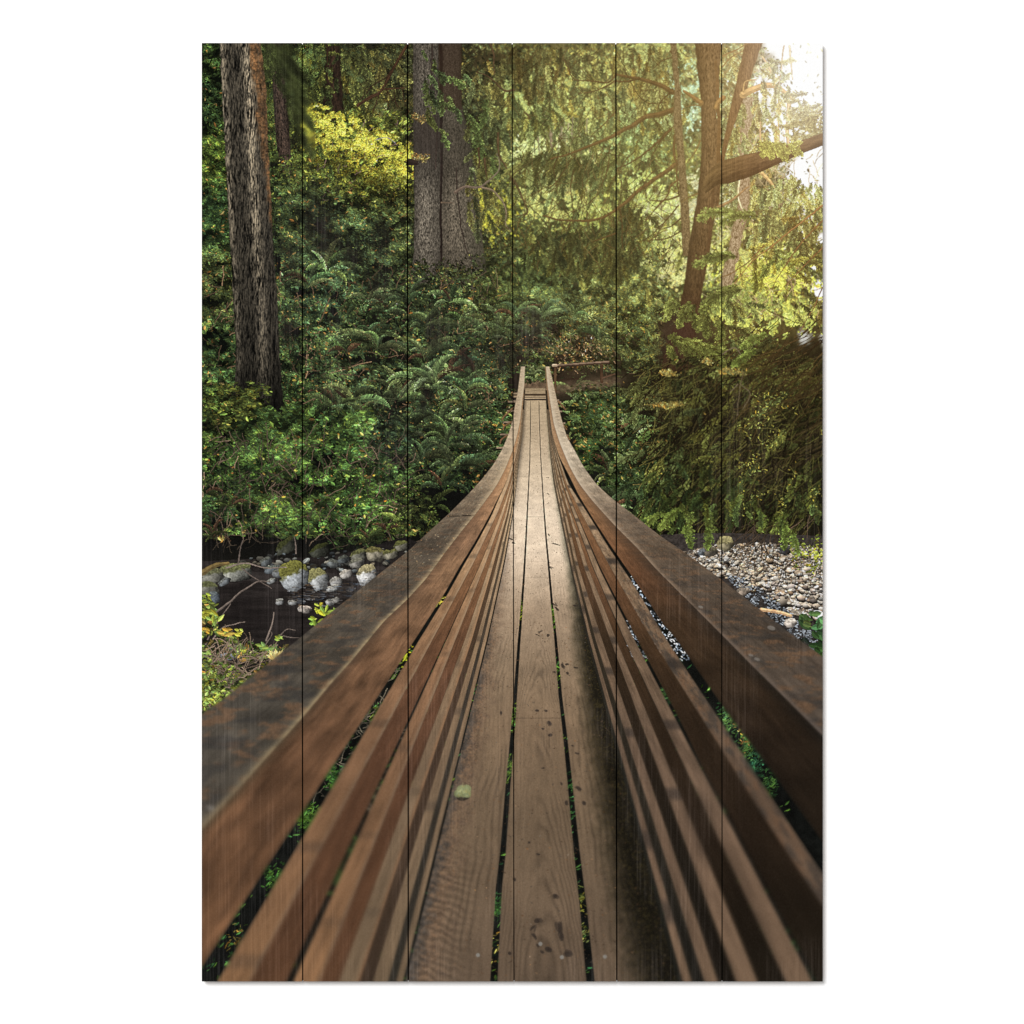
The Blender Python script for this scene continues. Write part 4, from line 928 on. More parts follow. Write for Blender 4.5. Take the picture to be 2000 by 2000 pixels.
    E['Ri'] = edge([(1065.7, 716), (1069, 752), (1075, 791), (1081, 828), (1092, 863), (1103, 890), (1114, 915), (1131, 945), (1155, 976), (1181, 1005), (1203, 1029), (1243.5, 1069), (1282.6, 1113), (1322, 1152),
                    (1361, 1191), (1409, 1239), (1469, 1300), (1526, 1356), (1606.5, 1437), (1680, 1510)], 6)
    E['Ro'] = edge([(1072.6, 716), (1081, 752), (1088, 784), (1096.5, 819), (1107, 854), (1123.5, 882), (1140, 912.6), (1164, 945), (1192, 971), (1205, 981), (1243.5, 1010), (1287, 1045), (1330, 1073.5), (1404, 1128),
                    (1482.6, 1189), (1537, 1232), (1606.5, 1282), (1680, 1336)], 6)

    # what lies below, seen through the gaps
    yy0 = 960 - OY
    lo = np.minimum(E['Lo'] + 4, E['Li']); hi = np.maximum(E['Ro'] - 4, E['Ri'])
    def under(v, X, Y, w):
        n = fbm(X / 18, Y / 18, 3, 301)
        return rgb(17, 18, 16)[None] * (0.5 + n)[:, None]
    band(lo, hi, 790, 1920, under)
    sel = np.zeros((H, W), bool)
    for y in range(yy0, H):
        a = max(0, int(lo[y]) + 2); b = min(W, int(hi[y]) - 2)
        if b > a:
            sel[y, a:b] = True
    n_ = 5200
    x = rng.uniform(0, W, n_); y = rng.uniform(1250 - OY, H, n_); k = fbm(x / 34, y / 40, 3, 305) > 0.5; x = x[k]; y = y[k]; q = len(x)
    stamp(x, y, rng.normal(-0.6, 0.5, q), rng.uniform(3, 8, q), rng.uniform(0.8, 2.2, q), jitter(rgb(36, 74, 30), q, 0.45, 0.2), 'leaf', keep=sel)
    twigs(394, 1300, 780, 1600, 700, 30, rgb(104, 96, 80), 0.9, -0.9, 0.7, keep=sel)
    n_ = 900
    x = rng.uniform(1225, 1345, n_) - OX; y = rng.uniform(1125, 1290, n_) - OY
    stamp(x, y, rng.normal(0.8, 0.5, n_), rng.uniform(1, 3.5, n_), 1.0, jitter(rgb(140, 150, 160), n_, 0.6, 0.04), 'disc', keep=sel)
    for (gx, gy, m, cc) in [(1425, 1400, 130, (70, 118, 58)), (1460, 1455, 110, (60, 110, 46)), (1475, 1490, 100, (40, 92, 56)), (1500, 1530, 90, (46, 90, 40)), (650, 1520, 160, (56, 112, 44)), (600, 1600, 160, (72, 124, 44)),
                            (535, 1715, 120, (50, 104, 36)), (655, 1700, 80, (48, 108, 40)), (690, 1650, 60, (40, 90, 36)), (740, 1400, 60, (80, 110, 40)), (970, 1770, 80, (40, 100, 36)), (1105, 1600, 60, (50, 110, 46)), (1112, 1530, 40, (44, 100, 40)),
                            (790, 1275, 40, (180, 200, 50)), (860, 1170, 24, (190, 180, 70)), (1300, 1360, 60, (50, 96, 44)), (1548, 1840, 30, (40, 110, 44)), (1085, 1315, 40, (90, 140, 40)), (1080, 1205, 40, (90, 130, 40)), (1016, 1195, 26, (110, 130, 40)),
                            (972, 1850, 30, (210, 176, 76)), (1135, 1760, 30, (130, 136, 56)), (1142, 1822, 24, (150, 150, 70)), (1003, 1400, 40, (96, 130, 40)), (990, 1500, 60, (84, 130, 44)), (1453, 1433, 20, (190, 150, 80)), (460, 1838, 30, (140, 116, 50))]:
        x = gx + rng.normal(0, 9, m) - OX; y = gy + rng.normal(0, 14, m) - OY
        stamp(x, y, rng.normal(-0.4, 0.6, m), rng.uniform(2, 7, m), rng.uniform(0.8, 2.0, m), jitter(rgb(*cc) * 0.72, m, 0.32, 0.12), 'leaf', keep=sel)

    # cross pieces that stick out, cables
    for (x, y, s) in [(1002, 781, 1), (993, 784, 1), (991, 802, 1), (984, 824, 1), (978, 848, 1), (971, 874, 1), (1090, 781, -1), (1094, 785, -1), (1096, 803, -1), (1102, 826, -1), (1108, 850, -1)]:
        stroke([(x, y), (x + s * 16 + rng.uniform(-2, 2), y)], 1.5, 1.5, rgb(140, 120, 96))
        stroke([(x, y + 2.6), (x + s * 16, y + 2.6)], 0.9, 0.9, rgb(30, 24, 18))
    for pts in [[(1002, 796), (985, 812), (980, 820)], [(998, 824), (985, 832), (982, 836)], [(990, 850), (979, 858), (976, 866)], [(1090, 784), (1098, 792), (1104, 800)], [(1098, 828), (1106, 838)], [(1106, 850), (1112, 858)]]:
        stroke(pts, 2.0, 1.6, rgb(96, 72, 48))
    # soil and plants beyond the landing
    bx = (XX > 1022 - OX) & (XX < 1076 - OX) & (YY > 690 - OY) & (YY < 762 - OY)
    nn = fbm(XX / 5, YY / 5, 3, 415)
    tb = sstep(715 - OY, 745 - OY, YY)[..., None]
    C[bx] = (lerp(rgb(40, 38, 28)[None, None], rgb(104, 84, 64)[None, None], tb) * (0.5 + nn)[..., None])[bx]
    leaves(1018, 690, 1080, 750, 900, 3.6, 0.95, 16, 0.42, ang=0.4, seed=416, fade=8, col=rgb(84, 100, 52))
    for fx, fy in [(1035, 735), (1052, 738), (1044, 728)]:
        fern(fx, fy, 6, 26, rgb(96, 118, 66), droop=1.2)
    # landing at the far end
    band(edge([(1026, 752), (1024, 784)]), edge([(1064, 752), (1066, 784)]), 758, 783, board([(758, (150, 128, 98)), (783, (176, 150, 120))], 3, 401, streak=0.02))
    for y, c, r in [(770, (60, 46, 34), 1.1), (771.5, (74, 58, 42), 0.8), (776, (70, 54, 40), 0.8), (780, (44, 38, 36), 1.6)]:
        stroke([(1003, y), (1066, y)], r, r, rgb(*c))
    stroke([(1003, 768), (1020, 768)], 1.5, 1.5, rgb(150, 128, 100)); stroke([(1002, 774), (1020, 774)], 1.5, 1.5, rgb(150, 128, 100))
    # the fence at the far end
    pth = np.exp(-((YY - (752 - OY) + 0.12 * (XX - (1140 - OX))) / 11) ** 2) * sstep(1078 - OX, 1090 - OX, XX) * sstep(1230 - OX, 1190 - OX, XX)
    C[:] = lerp(C, rgb(112, 90, 70) * (0.5 + 0.9 * fbm(XX / 6, YY / 4, 3, 405))[..., None], 0.8 * pth[..., None])
    stroke([(1086, 742), (1130, 740)], 1.6, 1.4, rgb(48, 36, 27))
    stroke([(1084, 716), (1084, 764)], 3.0, 3.0, rgb(74, 54, 36), col2=rgb(92, 70, 48))
    stroke([(1174, 712), (1175, 745)], 3.0, 3.0, rgb(62, 42, 30), col2=rgb(74, 54, 38))
    stroke([(1080, 714.5), (1130, 711), (1188, 707)], 3.2, 3.0, rgb(58, 42, 33), col2=rgb(150, 124, 100))
    stroke([(1080, 713), (1086, 713)], 2.4, 2.4, rgb(176, 152, 124)); stroke([(1088, 742), (1130, 738)], 1.3, 1.2, rgb(46, 34, 26))
    stroke([(1176, 738), (1200, 730)], 1.6, 1.2, rgb(90, 66, 50)); leaves(1085, 746, 1200, 790, 700, 4, 0.9, 24, 0.52, seed=411)

    # ---- deck
    def deck(v, X, Y, w, seed, which):
        s = depth(Y)
        c = ramp(Y, [(782, (186, 162, 128)), (850, (190, 166, 134)), (920, (214, 190, 158)), (1000, (236, 212, 182)), (1080, (234, 209, 179)), (1130, (208, 182, 152)), (1190, (172, 146, 118)), (1250, (152, 128, 102)), (1330, (140, 116, 90)), (1420, (130, 106, 81)), (1600, (116, 95, 73)), (1916, (106, 87, 69))])
        far = np.clip((Y - 850) / 500, 0.2, 1)
        if which == 2:
            h = (v - 0.5) ** 2 * 9 + 0.28 * s + 1.0 * fbm(v * 1.6, s * 0.42, 3, seed)
            lines = 0.5 + 0.5 * np.sin(h * 2 * np.pi * 3.0 + 7.0 * fbm(v * 5, s * 0.9, 3, seed + 4))
        else:
            h = v * 7 + 2.2 * fbm(v * 1.8, s * 0.4, 3, seed)
            lines = 0.5 + 0.5 * np.sin(h * 2 * np.pi * 1.25)
        lines = lines ** 2.2
        fade = fbm(v * 3, s * 0.6, 3, seed + 3)
        c = c * (1 - 0.13 * far * lines * sstep(0.4, 0.7, fade) - 0.03 * lines * far)[:, None]
        c = lerp((c @ np.array([0.3, 0.59, 0.11], np.float32))[:, None], c, 0.97)
        fine = fbm(v * 30, s * 1.4, 3, seed + 6)
        c = c * (1 + 0.16 * (fine - 0.5) * far + 0.2 * (fbm(v * 2, s * 0.9, 4, seed + 7) - 0.5) + 0.12 * (vnoise(X / 1.2, Y / 1.6, seed + 9) - 0.5))[:, None]
        return c

    def d1(v, X, Y, w):
        c = deck(v, X, Y, w, 421, 1)
        s = depth(Y)
        c = c * (1 - np.interp(Y, [780, 900, 1000], [0.34, 0.25, 0.0]) * sstep(0.5, 0.0, v))[:, None]
        n = fbm(X / 13, Y / 9, 4, 431)
        # dirt gathered along the rail: purplish brown, dark at the edge
        t = sstep(0.62, 0.05, v + 0.5 * (n - 0.5)) * np.interp(Y, [1000, 1180, 1350], [0.1, 0.5, 1.0])
        dc = lerp(rgb(88, 72, 60), rgb(128, 100, 76), n[:, None]) * (0.7 + 0.6 * vnoise(X / 2, Y / 2, 433))[:, None]
        c = lerp(c, dc, 0.8 * t[:, None])
        e = sstep(0.22, 0.0, v + 0.25 * (n - 0.5)) * np.interp(Y, [800, 1000, 1200, 1350, 1900], [0.25, 0.2, 0.3, 0.75, 0.95])
        rip = 0.5 + 0.5 * np.sin((Y * 0.55 + X * 0.9) * 0.33 + 5 * fbm(X / 20, Y / 20, 2, 437))
        c = lerp(c, lerp(rgb(54, 53, 51), rgb(82, 76, 70), rip[:, None]), 0.85 * e[:, None])
        rip2 = np.sin((Y - 0.35 * (X - 480)) * 0.40 + 6 * fbm(X / 26, Y / 26, 2, 439)) * sstep(1600, 1750, Y) * sstep(0.9, 0.25, v)
        c = c * (1 + 0.11 * rip2)[:, None]
        cr = sstep(0.66, 0.8, vnoise(X / 3.0, Y / 3.0, 449)) * t
        c = lerp(c, rgb(150, 112, 80)[None], 0.4 * cr[:, None])
        return c

    def d3(v, X, Y, w):
        c = deck(v, X, Y, w, 441, 1)
        n = fbm(X / 12, Y / 12, 4, 443)
        sh0 = np.interp(Y, [790, 900, 950, 1040, 1110, 1180, 1250, 1400, 1600, 1760, 1916], [0.95, 0.95, 0.93, 0.88, 0.80, 0.68, 0.58, 0.46, 0.40, 0.38, 0.40])
        t = sstep(sh0 - 0.24, sh0 + 0.44, v + 0.2 * (n - 0.5))
        dk = np.interp(Y, [790, 1000, 1150, 1300], [0.62, 0.42, 0.28, 0.24])
        c = c * lerp(1.0, dk, t)[:, None]
        sp = sstep(0.60, 0.75, vnoise(X / 2.4, Y / 2.4, 447)) * t * np.interp(Y, [1100, 1250], [0, 1])
        c = lerp(c, rgb(104, 84, 46)[None] * 0.75, 0.45 * sp[:, None])
        c = lerp(c, c * rgb(226, 255, 226), 0.5 * t[:, None])
        return c
    band(E['dl'], E['s1l'], 783, 1920, d1)
    band(E['s1r'], E['s2l'], 783, 1920, lambda v, X, Y, w: deck(v, X, Y, w, 422, 2))
    band(E['s2r'], E['dr'], 783, 1920, d3)
    # butt joints
    for y, a, b, k in [(931, 1010, 1031, 0.8), (1009, 1030, 1063, 0.7), (968, 1032, 1060, 0.9), (1096, 1027, 1068, 0.92), (1128, 1024, 1072, 0.86), (1402, 1006, 1096, 0.62)]:
        C[y - OY, a - OX:b - OX] *= k
    # dirt specks, wet marks, nail heads
    n_ = 1500
    y = 790 + 1120 * rng.random(n_) ** 0.8; i = np.clip((y - OY).astype(int), 0, H - 1); v = rng.random(n_)
    x = E['dl'][i] + v * (E['dr'][i] - E['dl'][i])
    sc = np.interp(y, [790, 1100, 1900], [0.5, 0.9, 1.5])
    stamp(x, y - OY, rng.normal(0, 0.6, n_), sc * rng.uniform(0.6, 2.0, n_), sc * rng.uniform(0.4, 0.9, n_), jitter(rgb(84, 66, 50), n_, 0.3), 'disc', alpha=0.6)
    mark = rgb(52, 44, 38)
    for (x, y, a, l, w) in [(1048, 1387, 0, 5, 3), (1066, 1388, 0.3, 4, 2.4), (1072, 1412, 0.9, 7, 4.5), (1073, 1436, 0.1, 6, 3.5), (1060, 1423, 0.3, 4, 2), (979, 1392, 1.4, 5, 2.6), (1098, 1300, 0.9, 8, 3), (1107, 1314, 0.9, 4, 2.4), (1107, 1297, 0.2, 5, 2), (1082, 1312, 0.3, 3, 2),
                              (1125, 1303, 0, 5, 2), (1118, 1456, 0.2, 4, 1.3), (1126, 1471, 0.1, 6, 2), (1130, 1540, 0.7, 8, 4), (1140, 1568, 1.2, 5, 3.5), (1105, 1568, 1.3, 5, 3.5), (1097, 1530, 1.4, 4, 2), (1083, 1750, 0.4, 7, 5), (1050, 1797, 0.1, 8, 5), (1042, 1812, 1.9, 9, 3), (1043, 1828, 1.1, 8, 3),
                              (1050, 1846, 0.9, 5, 2.5), (1058, 1858, 0.6, 5, 3), (1091, 1812, 1.5, 14, 6), (1094, 1828, 1.3, 9, 6), (1071, 1854, 0.3, 9, 5), (1033, 1645, 0.2, 3, 2), (1051, 1668, 0.1, 4, 2.4), (1060, 1500, 0, 3, 2), (1110, 1862, 0, 10, 6), (995, 1862, 1, 4, 4), (1005, 1718, 1.2, 4, 3),
                              (1083, 1180, 0.6, 7, 1.5), (1087, 1188, 0.8, 6, 2.4), (1075, 1108, 0.7, 6, 1.2), (1070, 1240, 0.2, 4, 3), (1054, 1233, -0.3, 6, 1), (1051, 1240, 0.5, 6, 1), (1084, 1062, 0.3, 7, 1.2), (1090, 1064, 0, 5, 1), (1072, 1044, 1, 4, 1), (1070, 964, 0.6, 3, 0.8), (1068, 932, 0.2, 4, 0.8), (997, 1052, 0.2, 6, 1.6), (1003, 1060, 0.1, 5, 1.6),
                              (1122, 1182, 0.2, 4, 2), (1136, 1225, 1.0, 3, 2), (953, 1258, 0, 2, 2)]:
        for _ in range(3):
            stamp(np.array([x + rng.normal(0, l * 0.2) - OX]), np.array([y + rng.normal(0, w * 0.2) - OY]), a + rng.normal(0, .2), l * rng.uniform(0.6, 1), w * rng.uniform(0.6, 1), mark, 'disc', alpha=0.55)
    for x, y in [(933, 1865), (1181, 1868), (1097, 1869), (1055, 1843)]:
        stamp(np.array([x - OX]), np.array([y - OY]), 0, 4, 4, rgb(142, 140, 134), 'disc', alpha=0.8)
    # ---- left rail boards
    T = [(800, (150, 124, 96)), (900, (186, 152, 116)), (980, (206, 166, 124)), (1060, (186, 146, 106)), (1150, (158, 118, 84)), (1300, (136, 98, 70)), (1500, (126, 90, 64)), (1916, (138, 98, 66))]
    Tg = [(800, (150, 124, 96)), (900, (180, 150, 116)), (980, (200, 168, 130)), (1060, (184, 152, 116)), (1150, (160, 130, 100)), (1300, (136, 108, 82)), (1500, (122, 98, 76)), (1916, (116, 94, 72))]
    S = [(800, (96, 74, 54)), (900, (126, 92, 62)), (980, (160, 114, 76)), (1060, (146, 102, 68)), (1150, (122, 83, 55)), (1300, (100, 66, 46)), (1500, (92, 60, 42)), (1916, (92, 60, 40))]
    Sd = [(800, (80, 64, 48)), (950, (110, 86, 62)), (1100, (92, 68, 48)), (1300, (74, 55, 42)), (1916, (60, 46, 36))]
    lipT = ([(900, (196, 166, 130)), (1200, (160, 130, 100)), (1500, (126, 104, 84)), (1916, (112, 92, 74))], 5.0, 1)
    Y1 = 1920
    band(E['Li'], E['g1l'], 716, Y1, board([(716, (150, 122, 92)), (800, (176, 136, 98)), (900, (190, 146, 104)), (1000, (176, 130, 92)), (1100, (146, 108, 78)), (1250, (122, 87, 62)), (1450, (106, 73, 51)), (1650, (106, 72, 49)), (1916, (106, 72, 48))], 7, 501, 0.2, streak=0.2,
                                           edgec=([(900, (176, 130, 90)), (1100, (104, 78, 58)), (1300, (80, 62, 48)), (1600, (76, 60, 42))], 16.0, -1)), 0.9)
    band(E['g1r'], E['b2e'], 800, Y1, board(T, 6, 503, 0.14, streak=0.12, edgec=lipT), 0.8)
    band(E['b2e'], E['g2l'], 800, Y1, board(S, 5, 505, 0.12, streak=0.14), 0.8)
    band(E['g2r'], E['b3e'], 800, Y1, board(T, 6, 507, 0.14, streak=0.14, edgec=lipT), 0.7)
    band(E['b3e'], E['b4l'], 800, Y1, board(S, 5, 509, 0.12, streak=0.14), 0.7)
    band(E['b4l'], E['b4e'], 800, Y1, board(Tg, 5, 511, 0.14, edgec=([(900, (210, 170, 126)), (1300, (150, 112, 80)), (1916, (134, 96, 68))], 5, 1)), 0.6)
    band(E['b4e'], E['b5l'], 800, Y1, board(Sd, 4, 513, 0.12), 0.6)
    band(E['b5l'], E['b5e'], 800, Y1, board(Tg, 4, 515, 0.14), 0.6)
    band(E['b5e'], E['b6l'], 800, Y1, board([(800, (76, 62, 48)), (1000, (96, 78, 60)), (1300, (60, 52, 45)), (1916, (48, 44, 38))], 4, 517, 0.1), 0.6)
    band(E['b6l'], E['b6e'], 800, Y1, board(Tg, 4, 519, 0.14), 0.6)
    # dark knots / straps on the board tops
    def strap(El, Er, y, h, k=0.6):
        i0 = int(y - OY)
        X = np.arange(max(0, int(El[i0]) - 14), min(W, int(Er[i0]) + 14))
        for j in range(-int(h * 1.6), int(h * 1.6)):
            i = i0 + j
            if 0 <= i < H:
                a = np.clip(X - El[i], 0, 1) * np.clip(Er[i] - X, 0, 1) * k * math.exp(-(j / h) ** 4)
                C[i, X] = lerp(C[i, X], rgb(50, 44, 40), a[:, None])
    for y in (1095, 1035, 1180, 1400, 1640, 1870):
        strap(E['g1r'], E['b2e'], y + rng.normal(0, 9), np.interp(y, [1000, 1900], [3, 15]), 0.26)
    for y in (1060, 1160, 1270, 1470, 1620, 1800):
        strap(E['g2r'], E['b3e'], y + rng.normal(0, 12), np.interp(y, [1000, 1900], [3, 11]), 0.16)
    for y in (1030, 1120, 1300, 1560, 1795):
        strap(E['b4l'], E['b4e'], y + rng.normal(0, 12), np.interp(y, [1000, 1900], [3, 11]), 0.16)
    for y in (1080, 1235, 1370, 1600):
        strap(E['b5l'], E['b5e'], y + rng.normal(0, 12), np.interp(y, [1000, 1900], [3, 14]), 0.3)
    # ---- right rail boards
    RT = [(800, (140, 116, 90)), (900, (166, 140, 110)), (1000, (164, 134, 104)), (1100, (142, 114, 88)), (1250, (116, 92, 72)), (1450, (104, 82, 66)), (1650, (108, 84, 67)), (1916, (118, 92, 72))]
    RS = [(800, (110, 82, 56)), (900, (124, 92, 62)), (1000, (110, 78, 50)), (1100, (92, 62, 40)), (1250, (56, 41, 28)), (1450, (38, 29, 21)), (1700, (28, 23, 17)), (1916, (27, 22, 17))]
    RSo = [(800, (120, 88, 60)), (950, (138, 98, 64)), (1060, (126, 86, 56)), (1150, (104, 70, 46)), (1250, (70, 49, 32)), (1400, (48, 35, 24)), (1650, (38, 28, 20)), (1916, (31, 25, 18))]
    band(E['dr'], E['r5l'], 800, Y1, board([(800, (90, 76, 58)), (1000, (84, 72, 58)), (1200, (44, 40, 34)), (1916, (24, 24, 20))], 4, 601, 0.1), 0.6)
    band(E['r5l'], E['r5r'], 800, Y1, board(RT, 4, 603, 0.16), 0.6)
    band(E['r5r'], E['r4l'], 800, Y1, board([(800, (100, 80, 58)), (1000, (96, 74, 52)), (1200, (52, 44, 34)), (1916, (26, 24, 20))], 4, 605, 0.1), 0.6)
    band(E['r4l'], E['r4r'], 800, Y1, board(RT, 5, 607, 0.16), 0.7)
    band(E['r4r'], E['r3l'], 800, Y1, board(RS, 5, 609, 0.1), 0.7)
    band(E['r3l'], E['r3r'], 800, Y1, board(RT, 5, 611, 0.18), 0.8)
    band(E['r3r'], E['r2l'] - 1, 800, Y1, board(RSo, 5, 613, 0.1), 0.8)
    band(E['r2l'] , E['r2r'], 800, Y1, board(RT, 5, 615, 0.18), 0.9)
    # thin black slit between the second and first board, then its side
    def slit(v, X, Y, w):
        return np.broadcast_to(rgb(16, 16, 14), (len(v), 3))
    sl = E['r2r'] + np.interp(np.arange(H) + OY, [1000, 1250, 1400, 1500, 1600, 1916], [0.5, 6, 7, 3, 5, 7]).astype(np.float32)
    band(sl, E['r1l'], 850, Y1, board(RSo, 5, 617, 0.12), 1.0)
    band(E['r1l'], E['r1r'], 800, Y1, board(RT, 5, 619, 0.18, mott=(112, 82, 60)), 1.0)
    for y in (915, 945, 975, 1005, 1045, 1100, 1160, 1230, 1310, 1430):
        strap(E['r4l'], E['r4r'], y, np.interp(y, [900, 1900], [2, 16]), 0.6)
    for y in (900, 930, 960, 998, 1045, 1110, 1250, 1550):
        strap(E['r3l'], E['r3r'], y, np.interp(y, [900, 1900], [2, 18]), 0.6)
    for y in (930, 955, 985, 1015, 1068, 1166, 1415):
        strap(E['r2l'], E['r2r'], y, np.interp(y, [900, 1900], [2, 18]), 0.6)
    for y in (950, 985, 1030, 1095, 1297):
        strap(E['r1l'], E['r1r'], y, np.interp(y, [900, 1900], [2, 22]), 0.7)
    for y in (900, 925, 950, 985, 1015, 1055, 1110, 1190, 1640, 1780):
        strap(E['r5l'], E['r5r'], y, np.interp(y, [900, 1900], [2, 26]), 0.6)
    # right rail face, cap
    fc = board([(716, (130, 100, 72)), (830, (176, 138, 102)), (900, (176, 134, 94)), (980, (150, 106, 70)), (1060, (122, 82, 54)), (1120, (98, 64, 42)), (1200, (68, 48, 32)), (1300, (52, 38, 26)), (1450, (40, 30, 22)), (1916, (30, 24, 18))], 6, 621, 0.14, streak=0.16,
               edgec=([(900, (150, 112, 80)), (1050, (84, 64, 48)), (1200, (44, 36, 29)), (1500, (26, 23, 19))], 22.0, 1))
    band(E['rf'], E['Ri'], 716, Y1, fc, 0.9)
    band(E['Ri'], E['Ro'], 716, Y1, board([(716, (186, 164, 136)), (800, (180, 158, 132)), (880, (196, 178, 156)), (950, (168, 148, 126)), (1000, (130, 110, 92)), (1080, (94, 78, 64)), (1200, (82, 69, 59)), (1450, (78, 67, 59))], 9, 631, 0.2, streak=0.16, mott=(112, 82, 58),
                                          edgec=([(716, (200, 180, 150)), (900, (214, 196, 170)), (1000, (172, 148, 122)), (1150, (130, 108, 88)), (1300, (112, 96, 84)), (1450, (100, 88, 80))], 7.0, -1)), 0.8)
    band(E['Lo'], E['Li'], 716, Y1, board([(716, (186, 164, 136)), (800, (180, 156, 128)), (880, (184, 162, 136)), (940, (160, 138, 112)), (1000, (132, 113, 92)), (1080, (102, 88, 73)), (1200, (86, 76, 66)), (1350, (75, 69, 62)), (1620, (78, 71, 63))], 9, 641, 0.2, streak=0.16, mott=(122, 88, 62),
                                          edgec=([(716, (200, 180, 150)), (900, (200, 176, 142)), (1050, (176, 152, 116)), (1200, (176, 152, 114)), (1400, (164, 142, 106)), (1620, (128, 110, 84))], 8.0, 1)), 0.8)
    for pts, c in [([(874, 1008), (925, 1006)], (66, 54, 42))]:
        stroke(pts, 1.0, 0.8, rgb(*c))
    # pale lichen flecks on the near caps
    n_ = 110
    y = rng.uniform(900, 1110, n_); i = (y - OY).astype(int); v = rng.random(n_)
    stamp(E['Lo'][i] + v * (E['Li'][i] - E['Lo'][i]), y - OY, 0.3, rng.uniform(0.8, 2, n_), 0.8, jitter(rgb(180, 160, 124), n_, 0.15), 'disc', alpha=0.45)
    for (x, y, l) in [(1506, 1226, 8), (1466, 1279, 5), (1478, 1287, 6), (1368, 1185, 5), (410, 1577, 9)]:
        stamp(np.array([x - OX]), np.array([y - OY]), 0.3, l, l * 0.5, rgb(146, 140, 132), 'disc', alpha=0.6)
    # fallen leaf on the deck
    for dx, dy, r, q, cc in [(2, 8, 14, 9, (40, 34, 28)), (0, 0, 14, 11, (126, 132, 90)), (7, -5, 10, 9, (138, 144, 98)), (-8, 3, 9, 8, (122, 128, 86)), (9, 4, 8, 8, (130, 136, 92)), (-3, -6, 9, 7, (140, 146, 102)), (-2, 13, 3, 4, (60, 50, 40))]:
        stamp(np.array([903 + dx - OX]), np.array([1546 + dy - OY]), -0.3, r, q, rgb(*cc), 'disc', alpha=0.9)
    stamp(903 + rng.normal(0, 6, 60) - OX, 1546 + rng.normal(0, 5, 60) - OY, rng.uniform(0, 3, 60), 3, 0.7, jitter(rgb(160, 162, 116), 60, 0.15), 'needle', alpha=0.5)
    return E


